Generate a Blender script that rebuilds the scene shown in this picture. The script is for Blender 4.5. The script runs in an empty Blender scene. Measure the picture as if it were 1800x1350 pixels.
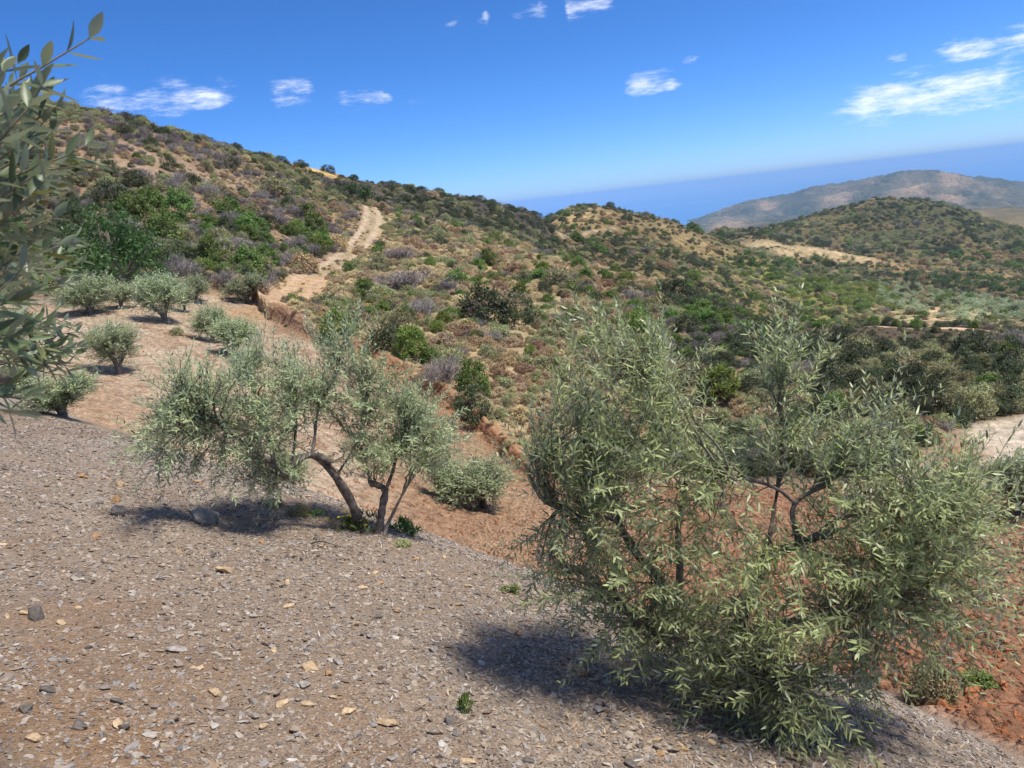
import bpy, bmesh, math, random
import numpy as np
from mathutils import Vector, Matrix, Quaternion

random.seed(7)
rng = np.random.default_rng(11)
D2R = math.pi / 180
scene = bpy.context.scene
COL = scene.collection

# ------------------------------------------------------------------ camera
# the eye is the origin; +Y looks out to sea, Z is up.  Pixel units below are those of an 1800 x 1350 picture.
FPX = 1285.0
PITCH, ROLL = 13.8 * D2R, 6.56 * D2R
FWD = np.array([0, math.cos(PITCH), -math.sin(PITCH)])
UP0 = np.array([0, math.sin(PITCH), math.cos(PITCH)])
RT0 = np.array([1.0, 0, 0])
RT = math.cos(ROLL) * RT0 - math.sin(ROLL) * UP0
UP = math.cos(ROLL) * UP0 + math.sin(ROLL) * RT0
cam_data = bpy.data.cameras.new('camera')
cam = bpy.data.objects.new('camera', cam_data)
COL.objects.link(cam)
cam.matrix_world = Matrix(((RT[0], UP[0], -FWD[0], 0), (RT[1], UP[1], -FWD[1], 0), (RT[2], UP[2], -FWD[2], 0), (0, 0, 0, 1)))
cam_data.sensor_width = 36
cam_data.lens = 36 * FPX / 1800
cam_data.clip_start = 0.05
cam_data.clip_end = 200000
cam_data.dof.use_dof = True
cam_data.dof.focus_distance = 6.5
cam_data.dof.aperture_fstop = 13
scene.camera = cam

def rays(u, v):
    u = np.asarray(u, float); v = np.asarray(v, float)
    return FWD * FPX + RT * (u[..., None] - 900) + UP * (675 - v[..., None])
def azt(u, v):                      # azimuth and slope of the line of sight through a pixel
    d = rays(u, v)
    return np.arctan2(d[..., 0], d[..., 1]), d[..., 2] / np.hypot(d[..., 0], d[..., 1])
def W(u, v, r):                     # the point at horizontal distance r
    a, t = azt(u, v); r = np.asarray(r, float)
    return np.stack([r * np.sin(a), r * np.cos(a), r * t], -1)

# ------------------------------------------------------------------ light
SUN_AZ, SUN_EL = 100 * D2R, 66 * D2R
sun_vec = Vector((math.sin(SUN_AZ) * math.cos(SUN_EL), math.cos(SUN_AZ) * math.cos(SUN_EL), math.sin(SUN_EL)))
sd = bpy.data.lights.new('sun', 'SUN'); sd.energy = 2.85; sd.angle = 7.0 * D2R; sd.color = (1.0, 0.94, 0.84)
so = bpy.data.objects.new('sun', sd); COL.objects.link(so)
so.rotation_euler = (-sun_vec).to_track_quat('-Z', 'Y').to_euler()
so.location = (60, 30, 80)

world = bpy.data.worlds.new('World'); scene.world = world; world.use_nodes = True
wt = world.node_tree; wn = wt.nodes; wl = wt.links
for n in list(wn): wn.remove(n)
wout = wn.new('ShaderNodeOutputWorld'); wbg = wn.new('ShaderNodeBackground'); wbg.inputs['Strength'].default_value = 0.15
wl.new(wbg.outputs[0], wout.inputs['Surface'])
sky = wn.new('ShaderNodeTexSky'); sky.sky_type = 'NISHITA'; sky.sun_disc = False
sky.sun_elevation = SUN_EL; sky.sun_rotation = SUN_AZ; sky.altitude = 250; sky.air_density = 0.5; sky.dust_density = 0.6; sky.ozone_density = 10.0
hs = wn.new('ShaderNodeHueSaturation'); hs.inputs['Saturation'].default_value = 1.14; hs.inputs['Value'].default_value = 1.0
wl.new(sky.outputs[0], hs.inputs['Color'])
wtc = wn.new('ShaderNodeTexCoord')
def wmath(op, a, b=None, c=None):
    n = wn.new('ShaderNodeMath'); n.operation = op
    for i, x in enumerate((a, b, c)):
        if x is None: continue
        if isinstance(x, (int, float)): n.inputs[i].default_value = x
        else: wl.new(x, n.inputs[i])
    return n.outputs[0]
def wdot(vec, scale=1.0):
    n = wn.new('ShaderNodeVectorMath'); n.operation = 'DOT_PRODUCT'
    wl.new(wtc.outputs['Generated'], n.inputs[0]); n.inputs[1].default_value = tuple(np.asarray(vec) * scale)
    return n.outputs['Value']
# clouds: two rows of small fair-weather streaks along the azimuth, broken up by noise; the pattern goes on all round
ROWS = [[(285, 174, 165, 24, 1.0), (515, 160, 50, 22, .85), (640, 172, 66, 15, .95), (735, 176, 35, 8, .6), (1148, 148, 62, 17, 1.1), (1640, 166, 210, 30, 1.2), (2050, 130, 100, 20, 1.0)],
        [(120, 70, 40, 8, .3), (820, 40, 46, 6, .6), (905, 16, 85, 17, 1.05), (1030, 10, 60, 13, .95), (1214, 107, 20, 8, .9), (1575, 102, 26, 9, .8), (1740, 80, 110, 20, 1.1)]]
sx = wn.new('ShaderNodeSeparateXYZ'); wl.new(wtc.outputs['Generated'], sx.inputs[0])
az_n = wmath('PINGPONG', wmath('MULTIPLY_ADD', wmath('ARCTAN2', sx.outputs[0], sx.outputs[1]), 180 / math.pi / 100, .5), 1.0)
mask = None
for row in ROWS:
    stops = []
    for (u, v, w, h, amp) in row:
        for du, am in ((-1.0, 0), (-.55, .85), (.55, .85), (1.0, 0)):
            d = rays(np.array(u + du * w), np.array(v - du * w * math.tan(ROLL))); d /= np.linalg.norm(d)
            dc = rays(np.array(u), np.array(v)); dc /= np.linalg.norm(dc)
            stops.append((math.atan2(d[0], d[1]) * 180 / math.pi / 100 + .5, dc[2], amp * am, h / FPX))
    stops.sort()
    ramp = wn.new('ShaderNodeValToRGB'); wl.new(az_n, ramp.inputs[0]); el = ramp.color_ramp.elements
    while len(el) < min(len(stops), 32): el.new(.5)
    for e, (pz, cz, am, th) in zip(el, stops): e.position = min(max(pz, 0), 1)
    for e, (pz, cz, am, th) in zip(el, stops): e.color = (cz, am, th * 10, 1)
    sc_ = wn.new('ShaderNodeSeparateColor'); wl.new(ramp.outputs[0], sc_.inputs[0])
    q = wmath('DIVIDE', wmath('SUBTRACT', sx.outputs[2], sc_.outputs[0]), wmath('MULTIPLY', sc_.outputs[2], .1))
    g = wmath('MULTIPLY', wmath('POWER', 2.718, wmath('MULTIPLY', wmath('MULTIPLY', q, q), -.8)), sc_.outputs[1])
    mask = g if mask is None else wmath('MAXIMUM', mask, g)
hi = wn.new('ShaderNodeMapRange'); hi.interpolation_type = 'SMOOTHSTEP'; wl.new(sx.outputs[2], hi.inputs['Value']); hi.inputs['From Min'].default_value = .26; hi.inputs['From Max'].default_value = .42; hi.inputs['To Max'].default_value = .55
mask = wmath('MAXIMUM', mask, hi.outputs[0])       # broken cloud goes on overhead, out of view, added for neutral fill light
wmap = wn.new('ShaderNodeMapping'); wmap.inputs['Scale'].default_value = (22, 22, 90)
wl.new(wtc.outputs['Generated'], wmap.inputs[0])
wnz = wn.new('ShaderNodeTexNoise'); wnz.inputs['Scale'].default_value = 1.0; wnz.inputs['Detail'].default_value = 6; wnz.inputs['Roughness'].default_value = .68
wl.new(wmap.outputs[0], wnz.inputs['Vector'])
dens = wmath('ADD', wmath('MULTIPLY', mask, 1.05), wmath('MULTIPLY', wmath('SUBTRACT', wnz.outputs['Fac'], 0.5), 2.6))
wmr = wn.new('ShaderNodeMapRange'); wmr.interpolation_type = 'SMOOTHSTEP'
wl.new(dens, wmr.inputs['Value']); wmr.inputs['From Min'].default_value = 0.36; wmr.inputs['From Max'].default_value = 1.65; wmr.inputs['To Max'].default_value = 0.92
gate = wn.new('ShaderNodeMapRange'); gate.interpolation_type = 'SMOOTHSTEP'; wl.new(mask, gate.inputs['Value']); gate.inputs['From Min'].default_value = 0.04; gate.inputs['From Max'].default_value = 0.4
cfac = wmath('MULTIPLY', wmr.outputs[0], gate.outputs[0])
wmix = wn.new('ShaderNodeMixRGB'); wl.new(cfac, wmix.inputs['Fac']); tint = wn.new('ShaderNodeMixRGB'); tint.blend_type = 'MULTIPLY'; tint.inputs['Fac'].default_value = 1; tint.inputs['Color2'].default_value = (.73, .735, .775, 1); wl.new(hs.outputs[0], tint.inputs['Color1']); wl.new(tint.outputs[0], wmix.inputs['Color1'])
wmix.inputs['Color2'].default_value = (4.3, 4.5, 4.9, 1)
wl.new(wmix.outputs[0], wbg.inputs['Color'])

vs = scene.view_settings
vs.view_transform = 'Standard'; vs.look = 'None'; vs.gamma = 1.0; vs.exposure = 0.86; vs.use_curve_mapping = False
scene.render.engine = 'CYCLES'
cy = scene.cycles
cy.max_bounces = 5; cy.diffuse_bounces = 3; cy.glossy_bounces = 2; cy.transmission_bounces = 4; cy.volume_bounces = 2; cy.transparent_max_bounces = 4
cy.use_denoising = True; cy.use_adaptive_sampling = True; cy.adaptive_threshold = 0.025
cy.caustics_reflective = False; cy.caustics_refractive = False

# ------------------------------------------------------------------ noise and small helpers
def lin(r, g, b):
    c = np.array([r, g, b], float) / 255
    return np.where(c <= .04045, c / 12.92, ((c + .055) / 1.055) ** 2.4)
def _hash(ix, iy, s):
    h = (ix.astype(np.int64) * 374761393 + iy.astype(np.int64) * 668265263 + s * 974634777) & 0x7fffffff
    h = ((h ^ (h >> 13)) * 1274126177) & 0x7fffffff
    return ((h ^ (h >> 16)) & 0xffff) / 65535.0
def vnoise(x, y, s=0):
    ix = np.floor(x); iy = np.floor(y); fx = x - ix; fy = y - iy
    fx = fx * fx * fx * (fx * (fx * 6 - 15) + 10); fy = fy * fy * fy * (fy * (fy * 6 - 15) + 10)
    a = _hash(ix, iy, s); b = _hash(ix + 1, iy, s); c = _hash(ix, iy + 1, s); d = _hash(ix + 1, iy + 1, s)
    return (a + (b - a) * fx) * (1 - fy) + (c + (d - c) * fx) * fy
def fbm(x, y, s=0, o=4, g=.5):          # about -1 .. 1
    t = 0; a = 1.0; n = 0
    for i in range(o):
        t = t + a * (vnoise(x, y, s + i * 17) * 2 - 1); n += a; a *= g; x, y = x * 1.97 + y * .31 + 3.1, y * 1.97 - x * .31 + 7.7
    return t / n
def sstep(a, b, x):
    t = np.clip((x - a) / (b - a), 0, 1); return t * t * (3 - 2 * t)
def unit(v): return v / np.maximum(np.linalg.norm(v, axis=-1, keepdims=True), 1e-9)

def fast_mesh(name, verts, tris=None, quads=None, smooth=False):
    verts = np.asarray(verts, np.float32).reshape(-1, 3)
    nt = 0 if tris is None else len(tris); nq = 0 if quads is None else len(quads)
    loops = np.concatenate([np.asarray(tris, np.int32).ravel() if nt else np.zeros(0, np.int32), np.asarray(quads, np.int32).ravel() if nq else np.zeros(0, np.int32)])
    starts = np.concatenate([np.arange(nt, dtype=np.int32) * 3, nt * 3 + np.arange(nq, dtype=np.int32) * 4])
    me = bpy.data.meshes.new(name)
    me.vertices.add(len(verts)); me.vertices.foreach_set('co', verts.ravel())
    me.loops.add(len(loops)); me.loops.foreach_set('vertex_index', loops)
    me.polygons.add(nt + nq); me.polygons.foreach_set('loop_start', starts)
    if smooth: me.polygons.foreach_set('use_smooth', np.ones(nt + nq, bool))
    me.update(calc_edges=True)
    return me
def obj(name, me, mat=None, parent=None, **props):
    o = bpy.data.objects.new(name, me); COL.objects.link(o)
    if mat is not None and me is not None and not me.materials: me.materials.append(mat)
    if parent is not None: o.parent = parent
    for k, v in props.items(): o[k] = v
    return o
def tag(o, label, category, group=None):
    o['label'] = label; o['category'] = category
    if group: o['group'] = group
    return o
def copy_tree(o, parent=None):
    c = o.copy(); COL.objects.link(c); c.parent = parent
    for ch in list(o.children): copy_tree(ch, c)
    return c

# ------------------------------------------------------------------ terrain heights
EDGE_N = np.array([0.692, 0.722])       # the gravel bank falls towards this direction
def bank_z(x, y):
    s = x * EDGE_N[0] + y * EDGE_N[1]; t = -x * EDGE_N[1] + y * EDGE_N[0]
    s = s + 0.18 * fbm(t / 2.3 + 5, s / 9, 3, 2) + 0.02
    k = 3.45 - .42 * (1 - sstep(.2, 1.9, t))
    z = -1.55 - .348 * np.clip(s, -1.2, None)
    over = np.clip(s - k, 0, None)
    z = z - (.42 * over - .42 * .5 * (1 - np.exp(-over / .5)))      # rolls over into the steeper face
    z = z + .045 * fbm(x / 1.1, y / 1.1, 21, 3) + .018 * fbm(x / .3, y / .3, 22, 3)
    # shallow rill that runs along the bank
    rill = np.exp(-((s - 2.55 - .25 * np.sin(t * .5)) / .28) ** 2) * sstep(4.5, 7, t) * .07
    return z - rill
PTS = [  # pixel u, v and horizontal distance of points on the ground
 # orchard floor
 (60, 705, 20), (170, 700, 20.5), (110, 730, 18.5), (215, 658, 26), (300, 640, 27.5), (290, 567, 36), (160, 560, 37), (20, 600, 32), (-150, 620, 32), (440, 533, 45), (400, 622, 30.5), (345, 600, 33),
 (580, 625, 33), (480, 600, 37), (420, 570, 39.5), (700, 900, 17), (640, 800, 22), (560, 720, 26), (860, 893, 19.5), (900, 990, 12.5), (680, 690, 31.5), (760, 745, 28.5), (860, 815, 25.5), (920, 860, 23.5),
 (1700, 1270, 5.0), (1800, 1180, 6.4), (1600, 1250, 5.2), (1780, 1010, 10), (1500, 1100, 8.4), (1200, 980, 11), (1100, 900, 15), (1300, 900, 14.5), (1780, 900, 14.5), (1500, 900, 15), (2000, 1000, 10), (2000, 900, 15),
 (1690, 845, 19.5), (1740, 812, 22), (1795, 772, 25.5), (2000, 740, 27),
 # foot of the scrub slopes
 (250, 508, 45), (100, 515, 46), (-150, 540, 46), (345, 508, 47.5), (470, 553, 42.5), (520, 560, 42), (560, 600, 38.5), (700, 655, 34), (830, 742, 29), (930, 838, 25), (1100, 850, 22), (1300, 850, 20), (1500, 840, 20.5), (1640, 800, 22.5), (1790, 735, 27.5),
 # left hill
 (437, 508, 49), (300, 470, 51), (300, 400, 59), (300, 330, 70), (300, 285, 80), (300, 252, 90), (130, 470, 51), (130, 350, 64), (130, 260, 77), (130, 208, 88), (-150, 470, 52), (-150, 330, 62), (-150, 180, 88),
 (450, 440, 60), (450, 370, 73), (450, 310, 92), (480, 292, 104), (560, 430, 67), (600, 380, 84), (560, 330, 106), (580, 308, 150), (530, 296, 150), (630, 330, 125), (605, 345, 110),
 # track and the slope right of it
 (500, 520, 49), (550, 492, 55), (600, 460, 63), (640, 415, 76), (655, 366, 94), (680, 378, 91), (730, 400, 88), (560, 540, 47), (650, 560, 45), (650, 500, 54), (720, 470, 62), (800, 550, 46), (800, 480, 60), (850, 430, 86),
 (900, 650, 35), (900, 560, 46), (950, 480, 66), (1000, 720, 31), (1000, 600, 41), (1000, 470, 80), (1100, 560, 47), (1100, 490, 74), (1100, 700, 31), (1200, 620, 39), (1200, 525, 68), (1300, 700, 29), (1300, 620, 38), (1300, 555, 60),
 (1500, 720, 27), (1500, 650, 34), (1420, 578, 52), (1540, 577, 46), (1560, 590, 43), (1700, 585, 45), (1700, 575, 49), (1700, 650, 34.5), (1800, 592, 45), (1800, 650, 34), (1650, 740, 26), (2000, 590, 45), (2000, 660, 33),
 # dark ridge and golden hill
 (640, 322, 140), (700, 333, 155), (760, 343, 170), (820, 354, 180), (870, 368, 190), (930, 380, 200), (700, 365, 125), (800, 395, 125), (880, 410, 130), (950, 400, 190), (950, 430, 150),
 (1000, 367, 330), (1060, 368, 340), (1120, 380, 345), (1200, 402, 360), (1000, 400, 270), (1100, 425, 250), (1100, 460, 190), (1200, 440, 290), (1200, 490, 190), (1250, 425, 380), (1000, 440, 190),
 # valley and the terraced land
 (1300, 500, 220), (1300, 535, 170), (1330, 450, 370), (1400, 500, 270), (1400, 545, 200), (1500, 520, 260), (1500, 560, 190), (1600, 545, 230), (1650, 562, 190), (1780, 560, 200), (1720, 545, 235), (1560, 500, 310), (2000, 560, 200),
 (1340, 425, 500), (1430, 440, 500), (1500, 455, 480), (1400, 470, 390), (1600, 473, 450), (1700, 490, 430), (1800, 505, 410), (1620, 505, 360), (1720, 525, 330), (1800, 540, 310), (2000, 530, 400),
 # right hill
 (1260, 410, 600), (1350, 410, 640), (1420, 390, 700), (1480, 366, 760), (1540, 354, 800), (1600, 353, 810), (1660, 360, 800), (1720, 380, 780), (1800, 412, 740), (2000, 470, 700), (1500, 420, 620), (1600, 430, 590), (1700, 450, 560), (1800, 480, 530), (1600, 390, 690),
 # headland
 (1215, 394, 4700), (1270, 374, 4750), (1325, 358, 4700), (1390, 353, 4700), (1420, 337, 4700), (1480, 333, 4650), (1525, 322, 4600), (1580, 312, 4500), (1620, 307, 4450), (1655, 310, 4400), (1700, 324, 4300), (1760, 338, 4200), (1800, 348, 4100), (2000, 366, 3900), (1900, 360, 3950),
 (1300, 396, 4100), (1400, 380, 4100), (1500, 360, 4000), (1600, 336, 4000), (1700, 358, 3600), (1800, 370, 3300), (1330, 396, 3600), (1260, 396, 4000), (1400, 390, 3300), (1600, 360, 3200), (1500, 382, 2900), (1700, 372, 2800), (1900, 376, 2900), (2000, 380, 2900),
]
HID = [  # azimuth in degrees, distance, height of ground the photograph does not show
 (-46, 8, -4.1), (-25, 7, -4.6), (-10, 6, -4.9), (5, 5, -4.9), (20, 4.5, -4.5), (45, 4.5, -3.5), (-46, 14, -4.4), (-20, 11, -5.2), (-46, 4, -4.0), (0, 4, -4.8), (45, 4, -3.25), (33, 4, -3.35), (22, 4, -3.9),
 (-46, 120, 20), (-34, 125, 20), (-22, 150, 13), (-46, 300, 20), (-25, 300, 5), (-12, 300, -20),
 (3, 110, -7), (8, 100, -17), (14, 85, -17.5), (20, 75, -18), (28, 70, -18), (36, 68, -18), (45, 68, -18), (20, 120, -28), (30, 110, -31), (40, 110, -31), (-3, 280, -22), (4, 250, -14),
 (8, 450, -45), (3, 450, -40), (14, 520, -55), (-46, 900, -90), (-20, 900, -110), (0, 900, -120), (10, 900, -120), (18, 1000, -110), (26, 1050, -110), (36, 1000, -120), (45, 1000, -120),
 (-46, 2200, -290), (-20, 2200, -290), (0, 2200, -290), (8, 2300, -290), (14, 2600, -185), (24, 2000, -130), (32, 2000, -130), (45, 2000, -130), (10, 3300, -285), (8, 4300, -300), (5, 4700, -310), (0, 4700, -330), (-20, 4700, -350), (-46, 4700, -350),
 (9.5, 4700, -285), (12, 5500, -330), (20, 6200, -330), (30, 6400, -330), (45, 6000, -330), (0, 9000, -500), (-46, 9000, -500), (45, 9000, -500), (20, 9000, -500),
]
P_ = np.array(PTS, float); a_, t_ = azt(P_[:, 0], P_[:, 1])
H_ = np.array(HID, float)
CA = np.concatenate([a_, H_[:, 0] * D2R]); CR = np.concatenate([P_[:, 2], H_[:, 1]]); CT = np.concatenate([t_, H_[:, 2] / H_[:, 1]])
KA = 2.2
def _phi(d2): return 0.5 * d2 * np.log(d2 + 1e-12)
Q = np.stack([CA * KA, np.log(CR)], 1)
nC = len(Q)
Kmat = _phi(((Q[:, None] - Q[None]) ** 2).sum(-1)) + np.eye(nC) * 2e-4
Pm = np.concatenate([np.ones((nC, 1)), Q], 1)
sol = np.linalg.solve(np.block([[Kmat, Pm], [Pm.T, np.zeros((3, 3))]]), np.concatenate([CT, np.zeros(3)]))
GA = np.linspace(-50 * D2R, 50 * D2R, 260); GL = np.linspace(math.log(4.0), math.log(9500.0), 420)
gg = np.stack(np.meshgrid(GA * KA, GL, indexing='ij'), -1).reshape(-1, 2)
GT = np.concatenate([_phi(((g[:, None] - Q[None]) ** 2).sum(-1)) @ sol[:nC] + sol[nC] + g @ sol[nC + 1:] for g in np.array_split(gg, 24)]).reshape(len(GA), len(GL))
def bilin(A, ax, ay, x, y):
    i = np.clip((x - ax[0]) / (ax[1] - ax[0]), 0, len(ax) - 1.001); j = np.clip((y - ay[0]) / (ay[1] - ay[0]), 0, len(ay) - 1.001)
    i0 = i.astype(int); j0 = j.astype(int); fi = i - i0; fj = j - j0
    return (A[i0, j0] * (1 - fi) + A[i0 + 1, j0] * fi) * (1 - fj) + (A[i0, j0 + 1] * (1 - fi) + A[i0 + 1, j0 + 1] * fi) * fj
# edge of the cultivated orchard: distance as a function of azimuth
FOOT = np.array([(-300, 560, 45), (100, 520, 45), (250, 510, 44.5), (345, 510, 46.5), (437, 515, 48), (470, 560, 42), (560, 602, 38), (700, 657, 33.6), (830, 744, 28.7), (930, 840, 24.8), (1100, 850, 21.8), (1300, 850, 19.8), (1500, 845, 20), (1620, 830, 20.3), (1800, 800, 21), (2100, 800, 22)], float)
FOOT_A = azt(FOOT[:, 0], FOOT[:, 1])[0]
def foot_r(a): return np.interp(a, FOOT_A, FOOT[:, 2])
def base_z(x, y):
    r = np.hypot(x, y); a = np.arctan2(x, y); rc = np.maximum(r, 4.0)
    ac = np.clip(a, -49 * D2R, 49 * D2R)
    z = bilin(GT, GA, GL, ac, np.log(rc)) * rc
    hill = sstep(0, 6, r - foot_r(a))
    near = 1 - sstep(120, 260, r)
    z = z + hill * near * (.34 * fbm(x / 6, y / 6, 1, 4) + .1 * fbm(x / 1.4, y / 1.4, 2, 3))
    z = z + sstep(120, 300, r) * (1 - sstep(1500, 3000, r)) * (3.2 * fbm(x / 55, y / 55, 5, 5, .55) - 5.0 * sstep(180, 420, r) * np.abs(fbm(x / 75 + 9, y / 75, 6, 4, .5)) + 1.2)
    rid = 1 - 2 * np.abs(fbm(x / 360 + 3, y / 360, 9, 6, .58))
    z = z + sstep(2300, 3600, r) * (rid - .66) * 80
    dd = r - foot_r(a) + .5 * fbm(x / 3, y / 3, 77, 2); ad = a / D2R
    z = z + sstep(-.2, .8, dd) * np.exp(-np.clip(dd, 0, None) / 5) * (.75 * sstep(-15, -12, ad) * (1 - sstep(3, 8, ad)) + 1.1 * sstep(-22, -19.5, ad) * (1 - sstep(-15.5, -13, ad)))
    z = z + (1 - hill) * (.06 * fbm(x / 2.5, y / 2.5, 8, 3) + .025 * fbm(x / .45, y / .45, 12, 2))
    return z
def furrow(x, y):                      # plough lines in the red soil on the right and tyre ruts on the left
    r = np.hypot(x, y); a = np.arctan2(x, y)
    inside = (1 - sstep(-1.5, 0, r - foot_r(a))) * sstep(3.5, 5.5, r)
    wgt = inside * sstep(-30, -14, a / D2R)
    q = (y * .93 + x * .36 + .5 * fbm(x / 5, y / 5, 31, 2)) / .62
    f = np.abs((q % 1.0) - .5) * 2
    q2 = (x * .80 - y * .6 + .8 * fbm(x / 7, y / 7, 36, 2)) / .55
    f2 = np.abs((q2 % 1.0) - .5) * 2
    return wgt * (.13 * (f - .5) + .09 * fbm(x / .3, y / .3, 33, 3)) + inside * (1 - wgt) * (.11 * (f2 - .5) * sstep(-.4, .1, fbm(x / 4, y / 4, 37, 2)) + .06 * fbm(x / .3, y / .3, 34, 3))
def ground_z(x, y):
    zb = base_z(x, y); zk = bank_z(x, y)
    k = .12
    h = np.clip(.5 + .5 * (zk - zb) / k, 0, 1)
    return zb + (zk - zb) * h + k * h * (1 - h) + furrow(x, y) * (1 - sstep(.2, .8, h))
# polar sheet, fine where the ground is near
fine = np.arange(-47, 47.001, .185)
AZ = np.concatenate([np.arange(-180, -47, 4.0), fine, np.arange(50, 180, 4.0)]) * D2R
def geo(a, b, s): return np.exp(np.arange(math.log(a), math.log(b), s))
RR = np.concatenate([[.02, .3, .6, .85], geo(1, 5, .009), geo(5, 48, .0062), geo(48, 120, .008), geo(120, 1000, .014), geo(1000, 2800, .016), geo(2800, 5200, .009), geo(5200, 9000, .03)])
nA, nR = len(AZ), len(RR)
Xg = np.sin(AZ)[:, None] * RR[None]; Yg = np.cos(AZ)[:, None] * RR[None]
Zg = ground_z(Xg, Yg)
back = sstep(60, 120, np.abs(AZ) / D2R)[:, None]       # behind the viewer the bank simply goes on
Zg = Zg * (1 - back) + np.maximum(bank_z(Xg, Yg), -40) * back
lnR = np.log(RR)
def hz(x, y):                           # height of the built ground under a point
    x = np.asarray(x, float); y = np.asarray(y, float)
    i = np.clip(np.interp(np.arctan2(x, y), AZ, np.arange(nA)), 0, nA - 1.001); j = np.clip(np.interp(np.log(np.maximum(np.hypot(x, y), .03)), lnR, np.arange(nR)), 0, nR - 1.001)
    i0 = i.astype(int); j0 = j.astype(int); fi = i - i0; fj = j - j0
    return (Zg[i0, j0] * (1 - fi) + Zg[i0 + 1, j0] * fi) * (1 - fj) + (Zg[i0, j0 + 1] * (1 - fi) + Zg[i0 + 1, j0 + 1] * fi) * fj
RS = np.exp(np.linspace(math.log(1.5), math.log(8500), 2600))
def hit(u, v, rmin=0):                  # where the line of sight through a pixel meets the ground
    a, t = azt(np.array(u), np.array(v)); rs = RS[RS > rmin]
    x = rs * math.sin(a); y = rs * math.cos(a); d = hz(x, y) - t * rs
    k = np.argmax(d > 0)
    if d[k] <= 0: k = int(np.argmax(d / rs))
    if k > 0 and d[k] > 0 and d[k - 1] < 0:
        f = -d[k - 1] / (d[k] - d[k - 1]); r = rs[k - 1] + f * (rs[k] - rs[k - 1])
    else: r = rs[k]
    x = r * math.sin(a); y = r * math.cos(a)
    return np.array([x, y, float(hz(x, y))]), r
def pixel(x, y, z):
    d = np.stack([np.asarray(x, float), np.asarray(y, float), np.asarray(z, float)], -1); w = d @ FWD
    return 900 + FPX * (d @ RT) / w, 675 - FPX * (d @ UP) / w, w

# paths, given as picture points dropped on the ground
def drop(pts, rmin=0): return np.array([hit(u, v, rmin)[0][:2] for u, v in pts])
TRACK = drop([(380, 566), (430, 551), (480, 527), (530, 503), (575, 474), (612, 447), (638, 420), (652, 396), (656, 378), (652, 364)], 34)
ROAD_R = np.array([W(u, v, r)[:2] for u, v, r in [(1600, 870, 18), (1690, 840, 19.8), (1740, 810, 22.2), (1800, 770, 25.7), (1900, 735, 27.5)]])
BENCH = np.array([W(u, v, r)[:2] for u, v, r in [(1500, 573, 47.5), (1560, 578, 46.5), (1640, 578, 47), (1720, 584, 46.3), (1810, 592, 45.5), (1950, 597, 45)]])
ROAD_F = drop([(985, 413), (1030, 409), (1085, 401)], 200)
def pdist(x, y, poly):
    best = np.full(np.shape(x), 1e9)
    for (ax, ay), (bx, by) in zip(poly[:-1], poly[1:]):
        dx, dy = bx - ax, by - ay; t = np.clip(((x - ax) * dx + (y - ay) * dy) / (dx * dx + dy * dy + 1e-9), 0, 1)
        best = np.minimum(best, np.hypot(x - ax - t * dx, y - ay - t * dy))
    return best
def blob(x, y, u, v, wpx, hpx, rmin=0):     # soft patch on the ground around a picture point
    c, r = hit(u, v, rmin); e = c[:2] / np.linalg.norm(c[:2]); n = np.array([e[1], -e[0]])
    lat = ((x - c[0]) * n[0] + (y - c[1]) * n[1]) / (wpx * r / FPX)
    c2, r2 = hit(u, v - hpx, rmin); dep = max(abs(r2 - r), .03 * r)
    lon = ((x - c[0]) * e[0] + (y - c[1]) * e[1]) / dep
    return np.exp(-(lat ** 2 + lon ** 2))
TRK_A, TRK_R = np.arctan2(TRACK[:, 0], TRACK[:, 1]), np.hypot(TRACK[:, 0], TRACK[:, 1])
def left_of_track(x, y):
    r = np.hypot(x, y); a = np.arctan2(x, y)
    return a < np.interp(r, TRK_R, TRK_A)

# ------------------------------------------------------------------ ground colours (the soil's own colours, plus shade painted into furrows and headland gullies)
X, Y, Z = Xg.ravel(), Yg.ravel(), Zg.ravel(); R = np.hypot(X, Y); A = np.arctan2(X, Y)
n1 = fbm(X / 9, Y / 9, 41, 4); n2 = fbm(X / 1.7, Y / 1.7, 42, 3); n3 = fbm(X / 40, Y / 40, 43, 4); n4 = fbm(X / .4, Y / .4, 44, 2)
C = np.zeros((len(X), 3))
def mixc(m, col): 
    global C
    m = np.clip(m, 0, 1)[:, None]; C = C * (1 - m) + np.asarray(col) * m
soilL = lin(132, 110, 92); soilM = lin(166, 147, 114); soilD = lin(88, 76, 62); pale = lin(190, 166, 138); red = lin(152, 116, 90); sand = lin(190, 170, 145)
C[:] = soilM
mixc(left_of_track(X, Y) & (R > 38), soilL)
mixc(sstep(9, 15, A / D2R + n1 * 2) * (R < 62) * (R > 18), soilD)
mixc((n1 * .5 + .2) * (R < 120), lin(156, 134, 98))
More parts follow.
